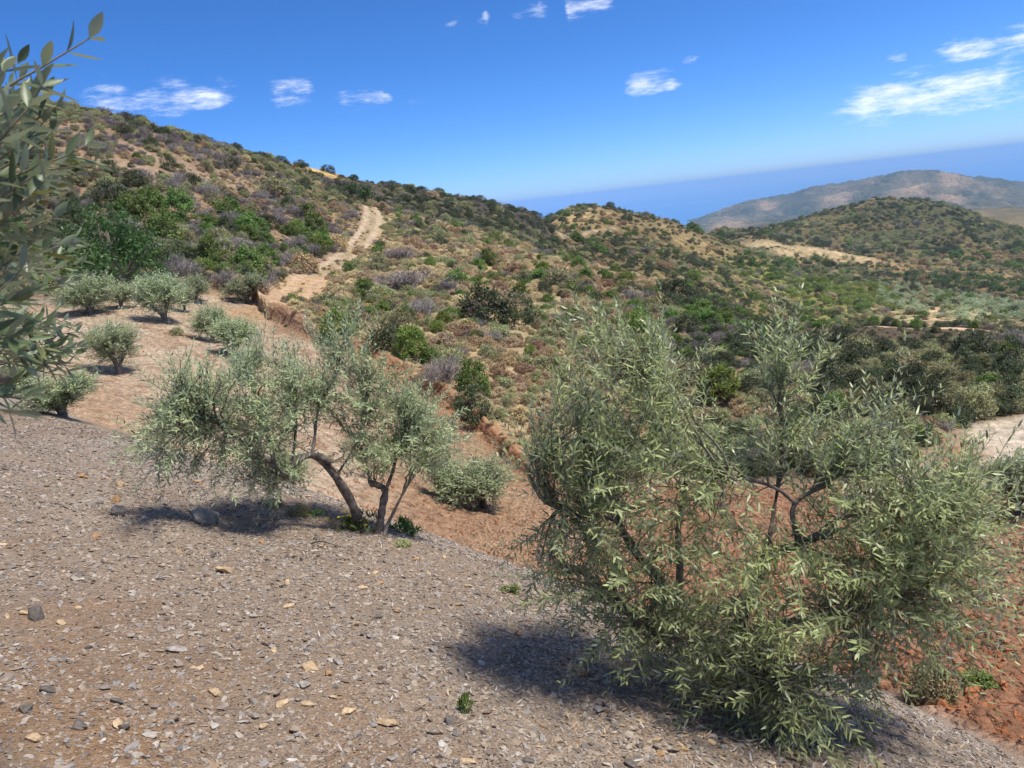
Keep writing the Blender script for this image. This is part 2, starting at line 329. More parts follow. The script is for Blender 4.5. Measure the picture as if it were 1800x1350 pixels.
# beyond the first crest
far = sstep(95, 120, R)
mixc(far, lin(108, 96, 66))
mixc(far * sstep(-.1, .35, n3 + .3 * n1) * .8, lin(136, 118, 78))
mixc(far * (A < 4.5 * D2R) * (R < 235), lin(82, 74, 62))
mixc(sstep(.1, .4, n3) * (A < -12 * D2R) * (R > 118), lin(196, 166, 104))
mixc(sstep(-9.5, -12, A / D2R + n1) * sstep(118, 132, R), lin(200, 170, 110))
gold = lin(180, 158, 112)
for (u, v, w, h, rm) in [(1040, 372, 70, 8, 250), (1120, 380, 60, 8, 250), (1190, 408, 60, 12, 250), (1250, 432, 50, 8, 250), (1010, 385, 50, 10, 250)]:
    mixc(blob(X, Y, u, v, w, h, rm) * (.5 + .5 * n3), gold)
for (u, v, w, h) in [(1350, 430, 32, 6), (1325, 436, 28, 6), (1430, 440, 34, 5), (1470, 448, 40, 6), (1390, 446, 30, 5), (1520, 458, 30, 6)]:
    mixc(blob(X, Y, u, v, w, h, 300) * 1.0, lin(184, 164, 124))
mixc(blob(X, Y, 1440, 520, 95, 32, 120) * .8, lin(120, 128, 58)); mixc(blob(X, Y, 1340, 480, 60, 20, 120) * .7, lin(120, 128, 60))
mixc(blob(X, Y, 1650, 545, 90, 16, 120) * .9, lin(186, 176, 130)); mixc(blob(X, Y, 1650, 548, 22, 8, 120) * 1.2, lin(190, 160, 125))
mixc(blob(X, Y, 1700, 520, 130, 18, 300) * .6, lin(84, 74, 54)); mixc(blob(X, Y, 1650, 480, 130, 10, 300) * .8, lin(160, 132, 88))
mixc(sstep(520, 580, R) * (R < 1500), lin(84, 84, 52)); mixc(sstep(520, 580, R) * (R < 1500) * sstep(-.1, .4, n3 + .4 * n1) * .8, lin(112, 100, 62))
# headland; gullies green but also darkened, ridges lightened, to paint in relief shading
hd = sstep(1800, 2300, R); h1 = fbm(X / 330, Y / 330, 51, 5); h2 = fbm(X / 90, Y / 90, 52, 4)
mixc(hd, lin(66, 72, 60)); mixc(hd * sstep(.1, .4, h1 + .5 * h2) * .7, lin(100, 94, 72)); mixc(hd * sstep(.3, .45, h2 + .35 * h1) * .5, lin(146, 124, 96)); mixc(hd * sstep(.0, .3, -h1 - .3 * h2), lin(52, 64, 44)); ridv = 1 - 2 * np.abs(fbm(X / 360 + 3, Y / 360, 9, 6, .58)); mixc(hd * sstep(.5, .05, ridv) * .85, lin(50, 62, 46)); mixc(hd * sstep(.75, .95, ridv) * .3, lin(120, 108, 86))
for (u, v, w, h) in [(1600, 330, 26, 8), (1470, 342, 22, 6), (1672, 318, 18, 5), (1350, 362, 14, 5), (1280, 392, 26, 5), (1672, 345, 16, 5)]:
    mixc(blob(X, Y, u, v, w, h, 2500) * 1.2, lin(156, 132, 104))
# bare eroded bands on the left hill
for (u, v, w, h) in [(190, 292, 70, 9), (270, 305, 60, 9), (360, 312, 60, 8), (420, 318, 50, 6), (320, 295, 70, 6)]:
    mixc(blob(X, Y, u, v, w, h, 40) * (.6 + .6 * n1), lin(156, 136, 112))
# orchard
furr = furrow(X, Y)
orch = 1 - sstep(-1.2, .6, R - foot_r(A) + n1 * 1.2)
mixc(orch, sand); 
redm = sstep(-17, -7, A / D2R + n1 * 4) * orch; mixc(redm, lin(168, 142, 114)); 
redm2 = np.maximum(sstep(3, 14, A / D2R + n1 * 3), blob(X, Y, 720, 700, 60, 45, 22) + blob(X, Y, 800, 920, 130, 40, 10) * .6) * orch; mixc(redm2, red)
mixc(orch * blob(X, Y, 170, 720, 120, 60, 15), lin(176, 148, 120)); mixc(orch * sstep(.0, .5, n2 + .5 * n4) * .55, lin(148, 120, 94)); mixc(orch * sstep(.25, .6, n4) * .4, lin(120, 88, 64)); mixc(orch * sstep(.15, .5, -n1 + .2 * n2) * .35, lin(208, 184, 158))
mixc(orch * sstep(.0, -.06, furr) * .5, lin(128, 94, 68)); mixc(blob(X, Y, 1700, 1250, 160, 120) * orch, lin(146, 106, 80))  # furrow troughs painted darker in place of shade the high sun leaves out
fd = R - foot_r(A); mixc(np.exp(-((fd - .2) / 1.3) ** 2) * sstep(-14, -11, A / D2R) * (1 - sstep(2, 7, A / D2R)) * .9, lin(150, 110, 82)); mixc(np.exp(-((fd - .4) / 1.0) ** 2) * sstep(-22, -19, A / D2R) * (1 - sstep(-15, -12, A / D2R)) * 1.1, lin(140, 108, 84))
# track, roads, eroded cuts
mixc(blob(X, Y, 560, 512, 60, 22, 38) * 1.2 * (A > -20 * D2R), lin(190, 164, 128)); mixc(blob(X, Y, 640, 450, 30, 30, 50) * .7, lin(184, 160, 122))
td = pdist(X, Y, TRACK); rut = np.minimum(np.abs(td - .68), 9)
mixc((1 - sstep(.75, 1.3, td + n2 * .5)) * (R > 30), lin(156, 138, 108)); mixc((1 - sstep(.15, .4, rut + .1 * n2)) * (R > 30) * .8, lin(186, 166, 140))
mixc((1 - sstep(.5, 2.2, td + n2)) * (R < 56) * (R > 36) * .7, lin(180, 148, 114))
mixc((1 - sstep(1.2, 1.9, pdist(X, Y, ROAD_R) + .4 * n2)) * (R > 16), lin(186, 172, 152)); mixc((1 - sstep(.6, 1.1, pdist(X, Y, BENCH) + .3 * n2)) * (R > 40), lin(196, 166, 132)); mixc((1 - sstep(.6, 1.6, pdist(X, Y, ROAD_F))) * .7, lin(180, 160, 132))
mixc((blob(X, Y, 1680, 800, 45, 30, 18)) * 1.1 * (R < 28), lin(158, 120, 92))
mixc(blob(X, Y, 520, 578, 38, 14, 38) * 1.3, lin(150, 122, 98))
# gravel bank
zb_, zk_ = base_z(X, Y), bank_z(X, Y)
bankm = sstep(-.12, .06, zk_ - zb_ + .05 * n4); bankm = np.where(np.abs(A) > 60 * D2R, 1.0, bankm) * (R < 60)
mixc(bankm, lin(156, 140, 122)); mixc(bankm * sstep(-.1, .5, n2) * .5, lin(142, 122, 102)); mixc(bankm * sstep(.1, .5, -n2 + .3 * n4) * .4, lin(172, 160, 146))
mixc(bankm * sstep(.15, .5, fbm(X / .6, Y / .6, 61, 3)) * .4, lin(128, 100, 76))
mixc(bankm * np.exp(-((X + 1.7) ** 2 + (Y - 2.5) ** 2) / 1.6) * (.6 + .6 * n4), lin(140, 112, 84))
C *= (1 + .10 * n4 + .08 * n2)[:, None]
C = np.clip(C, .01, .8)

# ------------------------------------------------------------------ materials
def new_mat(name):
    m = bpy.data.materials.new(name); m.use_nodes = True; nt = m.node_tree
    for n in list(nt.nodes): nt.nodes.remove(n)
    out = nt.nodes.new('ShaderNodeOutputMaterial')
    return m, nt, out
def N(nt, kind, **kw):
    n = nt.nodes.new(kind)
    for k, v in kw.items():
        if k.startswith('_'): setattr(n, k[1:], v)
        else:
            key = k.replace('__', ' ')
            n.inputs[key].default_value = v
    return n
def ground_mat(name, fine_scale, fine_amt, bump_d, coarse=(.9, 1.15)):
    m, nt, out = new_mat(name); L = nt.links
    bs = N(nt, 'ShaderNodeBsdfPrincipled', Roughness=.95); bs.inputs['Specular IOR Level'].default_value = .15
    at = N(nt, 'ShaderNodeAttribute', _attribute_name='col')
    tc = N(nt, 'ShaderNodeTexCoord')
    nz = N(nt, 'ShaderNodeTexNoise', Scale=fine_scale, Detail=4.0, Roughness=.7); L.new(tc.outputs['Object'], nz.inputs['Vector'])
    vo = N(nt, 'ShaderNodeTexVoronoi', Scale=fine_scale * 2.2); L.new(tc.outputs['Object'], vo.inputs['Vector'])
    mr = N(nt, 'ShaderNodeMapRange'); L.new(nz.outputs['Fac'], mr.inputs['Value']); mr.inputs['From Min'].default_value = .3; mr.inputs['From Max'].default_value = .7
    mr.inputs['To Min'].default_value = 1 - fine_amt; mr.inputs['To Max'].default_value = 1 + fine_amt
    mu = N(nt, 'ShaderNodeVectorMath', _operation='SCALE'); L.new(at.outputs['Color'], mu.inputs[0]); L.new(mr.outputs[0], mu.inputs['Scale'])
    hs = N(nt, 'ShaderNodeMixRGB', _blend_type='MULTIPLY', Fac=fine_amt * .8); L.new(mu.outputs[0], hs.inputs['Color1'])
    rp = N(nt, 'ShaderNodeValToRGB'); L.new(vo.outputs['Color'], rp.inputs[0]); rp.color_ramp.elements[0].color = (.55, .5, .47, 1); rp.color_ramp.elements[1].color = (1.3, 1.25, 1.2, 1)
    L.new(rp.outputs[0], hs.inputs['Color2']); L.new(hs.outputs[0], bs.inputs['Base Color'])
    ad = N(nt, 'ShaderNodeMath', _operation='ADD'); L.new(nz.outputs['Fac'], ad.inputs[0])
    mm = N(nt, 'ShaderNodeMath', _operation='MULTIPLY'); L.new(vo.outputs['Distance'], mm.inputs[0]); mm.inputs[1].default_value = -.6; L.new(mm.outputs[0], ad.inputs[1])
    bp = N(nt, 'ShaderNodeBump', Strength=.9, Distance=bump_d); L.new(ad.outputs[0], bp.inputs['Height']); L.new(bp.outputs[0], bs.inputs['Normal'])
    L.new(bs.outputs[0], out.inputs['Surface'])
    return m
M_BANK = ground_mat('gravel_soil', 34, .30, .025)
M_ORCH = ground_mat('ploughed_soil', 6, .42, .14)
M_HILL = ground_mat('scrub_soil', 2.2, .38, .12)
M_FAR = ground_mat('far_scrub', .33, .62, 1.0)
M_HEAD = ground_mat('headland_scrub', .035, .38, 9.0)

def leaf_mat(name, top, under, var=.25, trans=.25, rough=.5, spec=.35, tipcol=None, tipfrac=0.0, hue=.03):
    m, nt, out = new_mat(name); L = nt.links
    geo_ = N(nt, 'ShaderNodeNewGeometry'); oi = N(nt, 'ShaderNodeObjectInfo')
    mx = N(nt, 'ShaderNodeMixRGB'); L.new(geo_.outputs['Backfacing'], mx.inputs['Fac']); mx.inputs['Color1'].default_value = (*top, 1); mx.inputs['Color2'].default_value = (*under, 1)
    cur = mx
    if tipcol is not None:
        gt = N(nt, 'ShaderNodeMath', _operation='LESS_THAN'); L.new(geo_.outputs['Random Per Island'], gt.inputs[0]); gt.inputs[1].default_value = tipfrac
        m2 = N(nt, 'ShaderNodeMixRGB'); L.new(gt.outputs[0], m2.inputs['Fac']); L.new(cur.outputs[0], m2.inputs['Color1']); m2.inputs['Color2'].default_value = (*tipcol, 1); cur = m2
    ad = N(nt, 'ShaderNodeMath', _operation='MULTIPLY_ADD'); L.new(geo_.outputs['Random Per Island'], ad.inputs[0]); ad.inputs[1].default_value = var * 2; ad.inputs[2].default_value = 1 - var
    ao = N(nt, 'ShaderNodeMath', _operation='MULTIPLY_ADD'); L.new(oi.outputs['Random'], ao.inputs[0]); ao.inputs[1].default_value = var * 1.2; ao.inputs[2].default_value = 1 - var * .6
    mu = N(nt, 'ShaderNodeMath', _operation='MULTIPLY'); L.new(ad.outputs[0], mu.inputs[0]); L.new(ao.outputs[0], mu.inputs[1])
    hv = N(nt, 'ShaderNodeHueSaturation'); L.new(cur.outputs[0], hv.inputs['Color']); L.new(mu.outputs[0], hv.inputs['Value'])
    hh = N(nt, 'ShaderNodeMath', _operation='MULTIPLY_ADD'); L.new(oi.outputs['Random'], hh.inputs[0]); hh.inputs[1].default_value = hue; hh.inputs[2].default_value = .5 - hue / 2; L.new(hh.outputs[0], hv.inputs['Hue'])
    bs = N(nt, 'ShaderNodeBsdfPrincipled', Roughness=rough); bs.inputs['Specular IOR Level'].default_value = spec; L.new(hv.outputs[0], bs.inputs['Base Color'])
    if trans > 0:
        tr = N(nt, 'ShaderNodeBsdfTranslucent'); L.new(hv.outputs[0], tr.inputs['Color'])
        ms = N(nt, 'ShaderNodeMixShader', Fac=trans); L.new(bs.outputs[0], ms.inputs[1]); L.new(tr.outputs[0], ms.inputs[2]); L.new(ms.outputs[0], out.inputs['Surface'])
    else: L.new(bs.outputs[0], out.inputs['Surface'])
    return m
def plain_mat(name, c1, c2, scale=8, rough=.9, bump=.01, spec=.2, objvar=.3):
    m, nt, out = new_mat(name); L = nt.links
    tc = N(nt, 'ShaderNodeTexCoord'); nz = N(nt, 'ShaderNodeTexNoise', Scale=scale, Detail=6.0, Roughness=.65); L.new(tc.outputs['Object'], nz.inputs['Vector'])
    rp = N(nt, 'ShaderNodeValToRGB'); L.new(nz.outputs['Fac'], rp.inputs[0]); rp.color_ramp.elements[0].position = .35; rp.color_ramp.elements[1].position = .65
    rp.color_ramp.elements[0].color = (*c1, 1); rp.color_ramp.elements[1].color = (*c2, 1)
    oi = N(nt, 'ShaderNodeObjectInfo'); ao = N(nt, 'ShaderNodeMath', _operation='MULTIPLY_ADD'); L.new(oi.outputs['Random'], ao.inputs[0]); ao.inputs[1].default_value = objvar; ao.inputs[2].default_value = 1 - objvar / 2
    mu = N(nt, 'ShaderNodeVectorMath', _operation='SCALE'); L.new(rp.outputs[0], mu.inputs[0]); L.new(ao.outputs[0], mu.inputs['Scale'])
    bs = N(nt, 'ShaderNodeBsdfPrincipled', Roughness=rough); bs.inputs['Specular IOR Level'].default_value = spec; L.new(mu.outputs[0], bs.inputs['Base Color'])
    bp = N(nt, 'ShaderNodeBump', Strength=.7, Distance=bump); L.new(nz.outputs['Fac'], bp.inputs['Height']); L.new(bp.outputs[0], bs.inputs['Normal'])
    L.new(bs.outputs[0], out.inputs['Surface'])
    return m
def desat(c): l = lin(*c); return (l * .75 + l.mean() * .25) * .94
def stone_mat(name):
    m, nt, out = new_mat(name); L = nt.links
    oi = N(nt, 'ShaderNodeObjectInfo'); rp = N(nt, 'ShaderNodeValToRGB'); L.new(oi.outputs['Random'], rp.inputs[0]); cr = rp.color_ramp; cr.interpolation = 'CONSTANT'; dim = .93
    cols = [(0, (152, 132, 112)), (.16, (172, 152, 128)), (.32, (142, 130, 118)), (.44, (180, 164, 142)), (.54, (128, 108, 90)), (.64, (166, 142, 114)), (.76, (154, 146, 136)), (.84, (144, 116, 90)), (.90, (184, 172, 154)), (.94, (120, 112, 104)), (.97, (166, 136, 102)), (.985, (200, 190, 174))]
    cr.elements[0].position = 0; cr.elements[0].color = (*desat(cols[0][1]), 1); cr.elements[1].position = cols[1][0]; cr.elements[1].color = (*desat(cols[1][1]), 1)
    for p, c in cols[2:]:
        e = cr.elements.new(p); e.color = (*desat(c), 1)
    tc = N(nt, 'ShaderNodeTexCoord'); nz = N(nt, 'ShaderNodeTexNoise', Scale=1.6, Detail=5.0, Roughness=.6); L.new(tc.outputs['Object'], nz.inputs['Vector'])
    mr = N(nt, 'ShaderNodeMapRange'); L.new(nz.outputs['Fac'], mr.inputs['Value']); mr.inputs['From Min'].default_value = .3; mr.inputs['From Max'].default_value = .7; mr.inputs['To Min'].default_value = .72; mr.inputs['To Max'].default_value = 1.2
    mu = N(nt, 'ShaderNodeVectorMath', _operation='SCALE'); L.new(rp.outputs[0], mu.inputs[0]); L.new(mr.outputs[0], mu.inputs['Scale'])
    bs = N(nt, 'ShaderNodeBsdfPrincipled', Roughness=.8); bs.inputs['Specular IOR Level'].default_value = .25; L.new(mu.outputs[0], bs.inputs['Base Color'])
    L.new(bs.outputs[0], out.inputs['Surface'])
    return m
M_OLIVE = leaf_mat('olive_leaf', (.38, .45, .18), (.55, .61, .42), .36, .26, .42, .5, (.24, .24, .07), .05)
M_OLIVE2 = leaf_mat('young_olive_leaf', (.38, .45, .225), (.54, .60, .42), .34, .26, .5, .4, (.22, .26, .12), .08, .02)
M_OLIVE_NEAR = leaf_mat('near_olive_leaf', (.135, .18, .075), (.28, .33, .21), .28, .25, .42, .5, (.24, .26, .08), .06)
M_BARK = plain_mat('olive_bark', (.085, .068, .055), (.24, .20, .165), 22, .95, .012)
M_TWIG = plain_mat('olive_twig', (.17, .16, .10), (.26, .23, .16), 30, .8, .002)
M_GREEN = leaf_mat('green_scrub_leaf', (.19, .275, .07), (.22, .30, .10), .45, .38, .55, .3, (.13, .19, .035), .3, .05)
M_DARK = leaf_mat('dark_scrub_leaf', (.085, .105, .045), (.115, .135, .065), .45, .28, .5, .35, (.075, .10, .035), .2, .04)
M_TREE = leaf_mat('dense_tree_leaf', (.06, .125, .027), (.085, .15, .042), .4, .32, .45, .4, (.065, .125, .025), .25, .02)
M_LIME = leaf_mat('lime_scrub_leaf', (.21, .28, .055), (.25, .32, .085), .35, .35, .55, .3, (.2, .24, .05), .3, .03)
M_DRY = leaf_mat('dry_grass', (.68, .56, .35), (.68, .56, .35), .35, .3, .8, .15, (.52, .42, .26), .3, .04)
M_RUST = leaf_mat('rust_scrub', (.52, .37, .22), (.52, .37, .22), .4, .2, .8, .15, (.36, .24, .13), .3, .04)
M_DEAD = leaf_mat('dead_twigs', (.44, .385, .345), (.44, .385, .345), .35, .0, .9, .15, (.32, .28, .27), .3, .03)
M_GREY = leaf_mat('grey_heath_leaf', (.40, .405, .19), (.43, .435, .225), .4, .28, .7, .2, (.22, .19, .11), .3, .05)
M_BROOM = leaf_mat('broom_flower', (.55, .40, .02), (.5, .36, .02), .25, .2, .7, .2)
M_WHITE = leaf_mat('white_flower', (.6, .58, .52), (.6, .58, .52), .15, .2, .7, .2)
M_STONE = stone_mat('shale_chip')
M_ROCKG = plain_mat('grey_schist', lin(118, 111, 103), lin(172, 163, 151), 5, .8, .01, .3, .2)
M_ROCKT = plain_mat('tan_stone', lin(168, 136, 98), lin(206, 184, 150), 6, .85, .01, .25, .2)
M_ROCKO = plain_mat('orange_stone', lin(150, 112, 76), lin(188, 152, 110), 6, .85, .01, .25, .2)
M_ROCKD = plain_mat('dark_slate', lin(84, 77, 70), lin(122, 113, 104), 6, .7, .01, .35, .2)
M_CLOD = plain_mat('soil_clod', lin(140, 88, 58), lin(176, 118, 82), 3, .95, .02, .1, .5)

# ------------------------------------------------------------------ ground meshes: one sheet, cut where the kind of ground changes
region = np.zeros(len(X), np.int8)          # 0 hillside, 1 orchard, 2 bank, 3 far, 4 headland
region[R > 105] = 3; region[R > 1900] = 4
region[(orch > .5) & (R < 60)] = 1
region[(zk_ > zb_ - .03) & (R < 40)] = 2
region[(np.abs(A) > 60 * D2R) & (R < 40)] = 2
ii, jj = np.meshgrid(np.arange(nA - 1), np.arange(nR - 1), indexing='ij')
quad = np.stack([ii * nR + jj, ii * nR + jj + 1, (ii + 1) * nR + jj + 1, (ii + 1) * nR + jj], -1).reshape(-1, 4)
clo = np.arange(nR - 1); quad = np.concatenate([quad, np.stack([(nA - 1) * nR + clo, (nA - 1) * nR + clo + 1, clo + 1, clo], -1)])
allv = np.stack([X, Y, Z], 1)
fr = region[quad].max(1)
GROUND = {}
for k, nm, mt in [(0, 'hillside', M_HILL), (1, 'orchard_ground', M_ORCH), (2, 'gravel_bank', M_BANK), (3, 'far_hills', M_FAR), (4, 'headland', M_HEAD)]:
    q = quad[fr == k]; used, inv = np.unique(q, return_inverse=True)
    me = fast_mesh(nm, allv[used], quads=inv.reshape(-1, 4)[:, ::-1], smooth=True)
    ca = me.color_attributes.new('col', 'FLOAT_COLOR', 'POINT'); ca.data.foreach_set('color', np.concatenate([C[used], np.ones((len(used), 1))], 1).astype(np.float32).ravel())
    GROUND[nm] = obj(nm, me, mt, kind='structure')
# sea
SEA_Z = -238.0
sv = [(0, 0, SEA_Z)] ; nsea = 96
for rad in (2500, 12000, 40000, 90000):
    for i in range(nsea): sv.append((rad * math.sin(i * 2 * math.pi / nsea), rad * math.cos(i * 2 * math.pi / nsea), SEA_Z))
st = [(0, 1 + (i + 1) % nsea, 1 + i) for i in range(nsea)]; sq = []
for k in range(3):
    for i in range(nsea):
        a = 1 + k * nsea; b = a + nsea; sq.append((a + i, a + (i + 1) % nsea, b + (i + 1) % nsea, b + i))
M_SEA, nt, out = new_mat('sea_water'); L = nt.links
bs = N(nt, 'ShaderNodeBsdfPrincipled', Roughness=.32, IOR=1.33); bs.inputs['Base Color'].default_value = (.05, .23, .55, 1)
tc = N(nt, 'ShaderNodeTexCoord'); mp = N(nt, 'ShaderNodeMapping', Scale=(.02, .05, 1)); L.new(tc.outputs['Object'], mp.inputs[0])
nz = N(nt, 'ShaderNodeTexNoise', Scale=1.0, Detail=5.0); L.new(mp.outputs[0], nz.inputs['Vector']); bp = N(nt, 'ShaderNodeBump', Strength=.4, Distance=4.0); L.new(nz.outputs['Fac'], bp.inputs['Height']); L.new(bp.outputs[0], bs.inputs['Normal'])
mp2 = N(nt, 'ShaderNodeMapping', Scale=(.00006, .0003, 1)); L.new(tc.outputs['Object'], mp2.inputs[0]); nz2 = N(nt, 'ShaderNodeTexNoise', Scale=1.0, Detail=3.0); L.new(mp2.outputs[0], nz2.inputs['Vector'])
mr = N(nt, 'ShaderNodeMapRange'); L.new(nz2.outputs['Fac'], mr.inputs['Value']); mr.inputs['From Min'].default_value = .35; mr.inputs['From Max'].default_value = .65; mr.inputs['To Min'].default_value = .24; mr.inputs['To Max'].default_value = .42; L.new(mr.outputs[0], bs.inputs['Roughness'])
L.new(bs.outputs[0], out.inputs['Surface'])
obj('sea', fast_mesh('sea', sv, tris=st, quads=sq), M_SEA, kind='structure')
# air: one closed box of thin even haze round the whole place
hv = [(x, y, z) for z in (float(Z.min()) - 1.0, max(float(Z.max()), 0.0) + 9.0) for y in (-95000, 95000) for x in (-95000, 95000)]
hq = [(0, 2, 3, 1), (4, 5, 7, 6), (0, 1, 5, 4), (2, 6, 7, 3), (0, 4, 6, 2), (1, 3, 7, 5)]
M_AIR, nt, out = new_mat('haze_air')
pv = N(nt, 'ShaderNodeVolumePrincipled', Density=1.1e-4, Anisotropy=.0); pv.inputs['Color'].default_value = (.44, .655, .87, 1)
nt.links.new(pv.outputs[0], out.inputs['Volume'])
HAZE = True
if HAZE: obj('haze', fast_mesh('haze', hv, quads=hq), M_AIR, kind='stuff')

# ------------------------------------------------------------------ builders: leaves, tubes, shoots
class Leaves:
    """collects lanceolate leaves and builds them as one mesh"""
    def __init__(self): self.P = []; self.D = []; self.N = []; self.L = []; self.W = []
    def add(self, P, D, Nn, L, Wd):
        P = np.asarray(P, float).reshape(-1, 3); n = len(P)
        self.P.append(P); self.D.append(np.broadcast_to(D, (n, 3))); self.N.append(np.broadcast_to(Nn, (n, 3))); self.L.append(np.broadcast_to(L, (n,))); self.W.append(np.broadcast_to(Wd, (n,)))
    def mesh(self, name, detail=1, curl=.12):
        P = np.concatenate(self.P); D = unit(np.concatenate(self.D)); Nn = np.concatenate(self.N); L = np.concatenate(self.L)[:, None]; Wd = np.concatenate(self.W)[:, None]
        S = unit(np.cross(D, Nn)); Nn = np.cross(S, D); n = len(P)
        c = curl * rng.uniform(-1.2, 1, (n, 1)) * L
        if detail == 0:         # small far leaf: a rhomb
            V = np.stack([P, P + D * L * .5 + S * Wd * .5 + Nn * c * .2, P + D * L + Nn * c, P + D * L * .5 - S * Wd * .5 + Nn * c * .2], 1)
            b = np.arange(n)[:, None] * 4; return fast_mesh(name, V, quads=b + np.array([[0, 1, 2, 3]]))
        if detail == 1:
            V = np.stack([P, P + D * L * .33 + S * Wd * .5 + Nn * c * .15, P + D * L * .33 - S * Wd * .5 + Nn * c * .15, P + D * L * .7 + S * Wd * .36 + Nn * c * .5, P + D * L * .7 - S * Wd * .36 + Nn * c * .5, P + D * L + Nn * c], 1)
            b = np.arange(n)[:, None] * 6
            return fast_mesh(name, V, tris=np.concatenate([b + [[0, 1, 2]], b + [[3, 5, 4]]]), quads=b + [[1, 3, 4, 2]])
        rows = [(.0, .05, 0), (.12, .42, .02), (.32, .96, .12), (.55, 1.0, .32), (.78, .66, .62), (.93, .25, .87)]
        V = []
        for (t, w, k) in rows:
            m = P + D * L * t + Nn * c * k
            V += [m + S * Wd * .5 * w + Nn * Wd * .13 * w, m - Nn * Wd * .05 * w, m - S * Wd * .5 * w + Nn * Wd * .13 * w]
        V.append(P + D * L + Nn * c); V = np.stack(V, 1); m = V.shape[1]; b = np.arange(n)[:, None] * m
        q = []; 
        for k in range(len(rows) - 1):
            o = k * 3; q += [b + [[o, o + 3, o + 4, o + 1]], b + [[o + 1, o + 4, o + 5, o + 2]]]
        o = (len(rows) - 1) * 3
        return fast_mesh(name, V, tris=np.concatenate([b + [[o, m - 1, o + 1]], b + [[o + 1, m - 1, o + 2]]]), quads=np.concatenate(q), smooth=True)

class Tubes:
    def __init__(self): self.V = []; self.Q = []; self.n = 0
    def add(self, pts, rad, sides=6, knob=0.0):
        pts = np.asarray(pts, float); m = len(pts); rad = np.broadcast_to(rad, (m,)).astype(float)
        T = np.gradient(pts, axis=0); T = unit(T); ref = np.array([0.31, .2, .93]) if abs(T[0][2]) < .8 else np.array([1., .1, 0])
        Nn = unit(np.cross(T, ref)); B = np.cross(T, Nn); ang = np.arange(sides) * 2 * math.pi / sides
        rr = rad[:, None] * (1 + knob * rng.uniform(-1, 1, (m, sides)))
        V = pts[:, None] + rr[..., None] * (np.cos(ang)[None, :, None] * Nn[:, None] + np.sin(ang)[None, :, None] * B[:, None])
        b = self.n; i, j = np.meshgrid(np.arange(m - 1), np.arange(sides), indexing='ij'); j2 = (j + 1) % sides
        self.Q.append((b + np.stack([i * sides + j, i * sides + j2, (i + 1) * sides + j2, (i + 1) * sides + j], -1)).reshape(-1, 4)); self.V.append(V.reshape(-1, 3)); self.n += m * sides
        # close the far end
        if sides == 4: self.Q.append(np.array([[b + (m - 1) * 4 + k for k in range(4)]]))
        elif sides > 4:
            e = b + (m - 1) * sides; self.Q.append(np.array([[e, e + k, e + k + 1, e + (k + 2) % sides] for k in range(1, sides - 1, 2)]))
    def mesh(self, name, smooth=True): return fast_mesh(name, np.concatenate(self.V), quads=np.concatenate(self.Q), smooth=smooth)
def spline(pts, n=24):                  # smooth curve through points
    pts = np.asarray(pts, float); m = len(pts); ext = np.concatenate([[2 * pts[0] - pts[1]], pts, [2 * pts[-1] - pts[-2]]]); out = []
    per = max(2, n // (m - 1))
    for k in range(m - 1):
        p0, p1, p2, p3 = ext[k:k + 4]
        for t in np.arange(per) / per: out.append(.5 * ((2 * p1) + (p2 - p0) * t + (2 * p0 - 5 * p1 + 4 * p2 - p3) * t * t + (3 * p1 - p0 - 3 * p2 + p3) * t ** 3))
    out.append(pts[-1]); return np.array(out)
ZUP = np.array([0, 0, 1.0])
def rdir(n=None): return unit(rng.normal(size=3) if n is None else rng.normal(size=(n, 3)))
def shoot(lv, tb, a, d, length, leafL, leafW, gap, bend, twig=.0018, start=.12):
    """one olive shoot: a thin curved twig with leaves in opposite pairs, each pair turned a quarter round"""
    k = 7; d = unit(np.asarray(d, float)); pts = [np.asarray(a, float)]; dd = d.copy()
    for i in range(k):
        dd = unit(dd + bend * ZUP / k + rng.normal(size=3) * .07); pts.append(pts[-1] + dd * length / k)
    pts = np.array(pts); tb.add(pts, np.linspace(twig, twig * .45, k + 1), 3)
    npair = max(3, int(length * (1 - start) / gap)); t = np.linspace(start, 1, npair) * k; i0 = np.minimum(t.astype(int), k - 1); f = (t - i0)[:, None]
    pos = pts[i0] * (1 - f) + pts[i0 + 1] * f; ax = unit(pts[i0 + 1] - pts[i0])
    ref = unit(np.cross(ax, rdir())); oth = np.cross(ax, ref)
    odd = (np.arange(npair) % 2)[:, None]; side = ref * (1 - odd) + oth * odd
    tipf = np.clip(t / k, 0, 1)[:, None]
    for sgn in (1, -1):
        D = unit(ax * (.45 + .5 * tipf ** 2 + rng.uniform(-.1, .25, (npair, 1))) + side * sgn * .8 + rng.normal(size=(npair, 3)) * .16 - ZUP * .05)
        nn = unit(ax * .8 + ZUP * .75 + rng.normal(size=(npair, 3)) * .35)
        Ls = leafL * rng.uniform(.7, 1.2, npair) * (1 - .42 * tipf[:, 0] ** 3)
        keep = rng.random(npair) > .08
        lv.add(pos[keep], D[keep], nn[keep], Ls[keep], leafW * rng.uniform(.8, 1.15, keep.sum()))
    return pts[-1]
def branch(tb, a, d, b, r0, r1, lift=.25):
    a = np.asarray(a); b = np.asarray(b); l = np.linalg.norm(b - a); c = a + unit(np.asarray(d)) * l * .45 + ZUP * l * lift * .3
    t = np.linspace(0, 1, 9)[:, None]; p = (1 - t) ** 2 * a + 2 * t * (1 - t) * c + t * t * b + rng.normal(size=(9, 3)) * l * .016 * (t * (1 - t) * 4)
    tb.add(p, np.linspace(r0, r1, 9), 4); return p

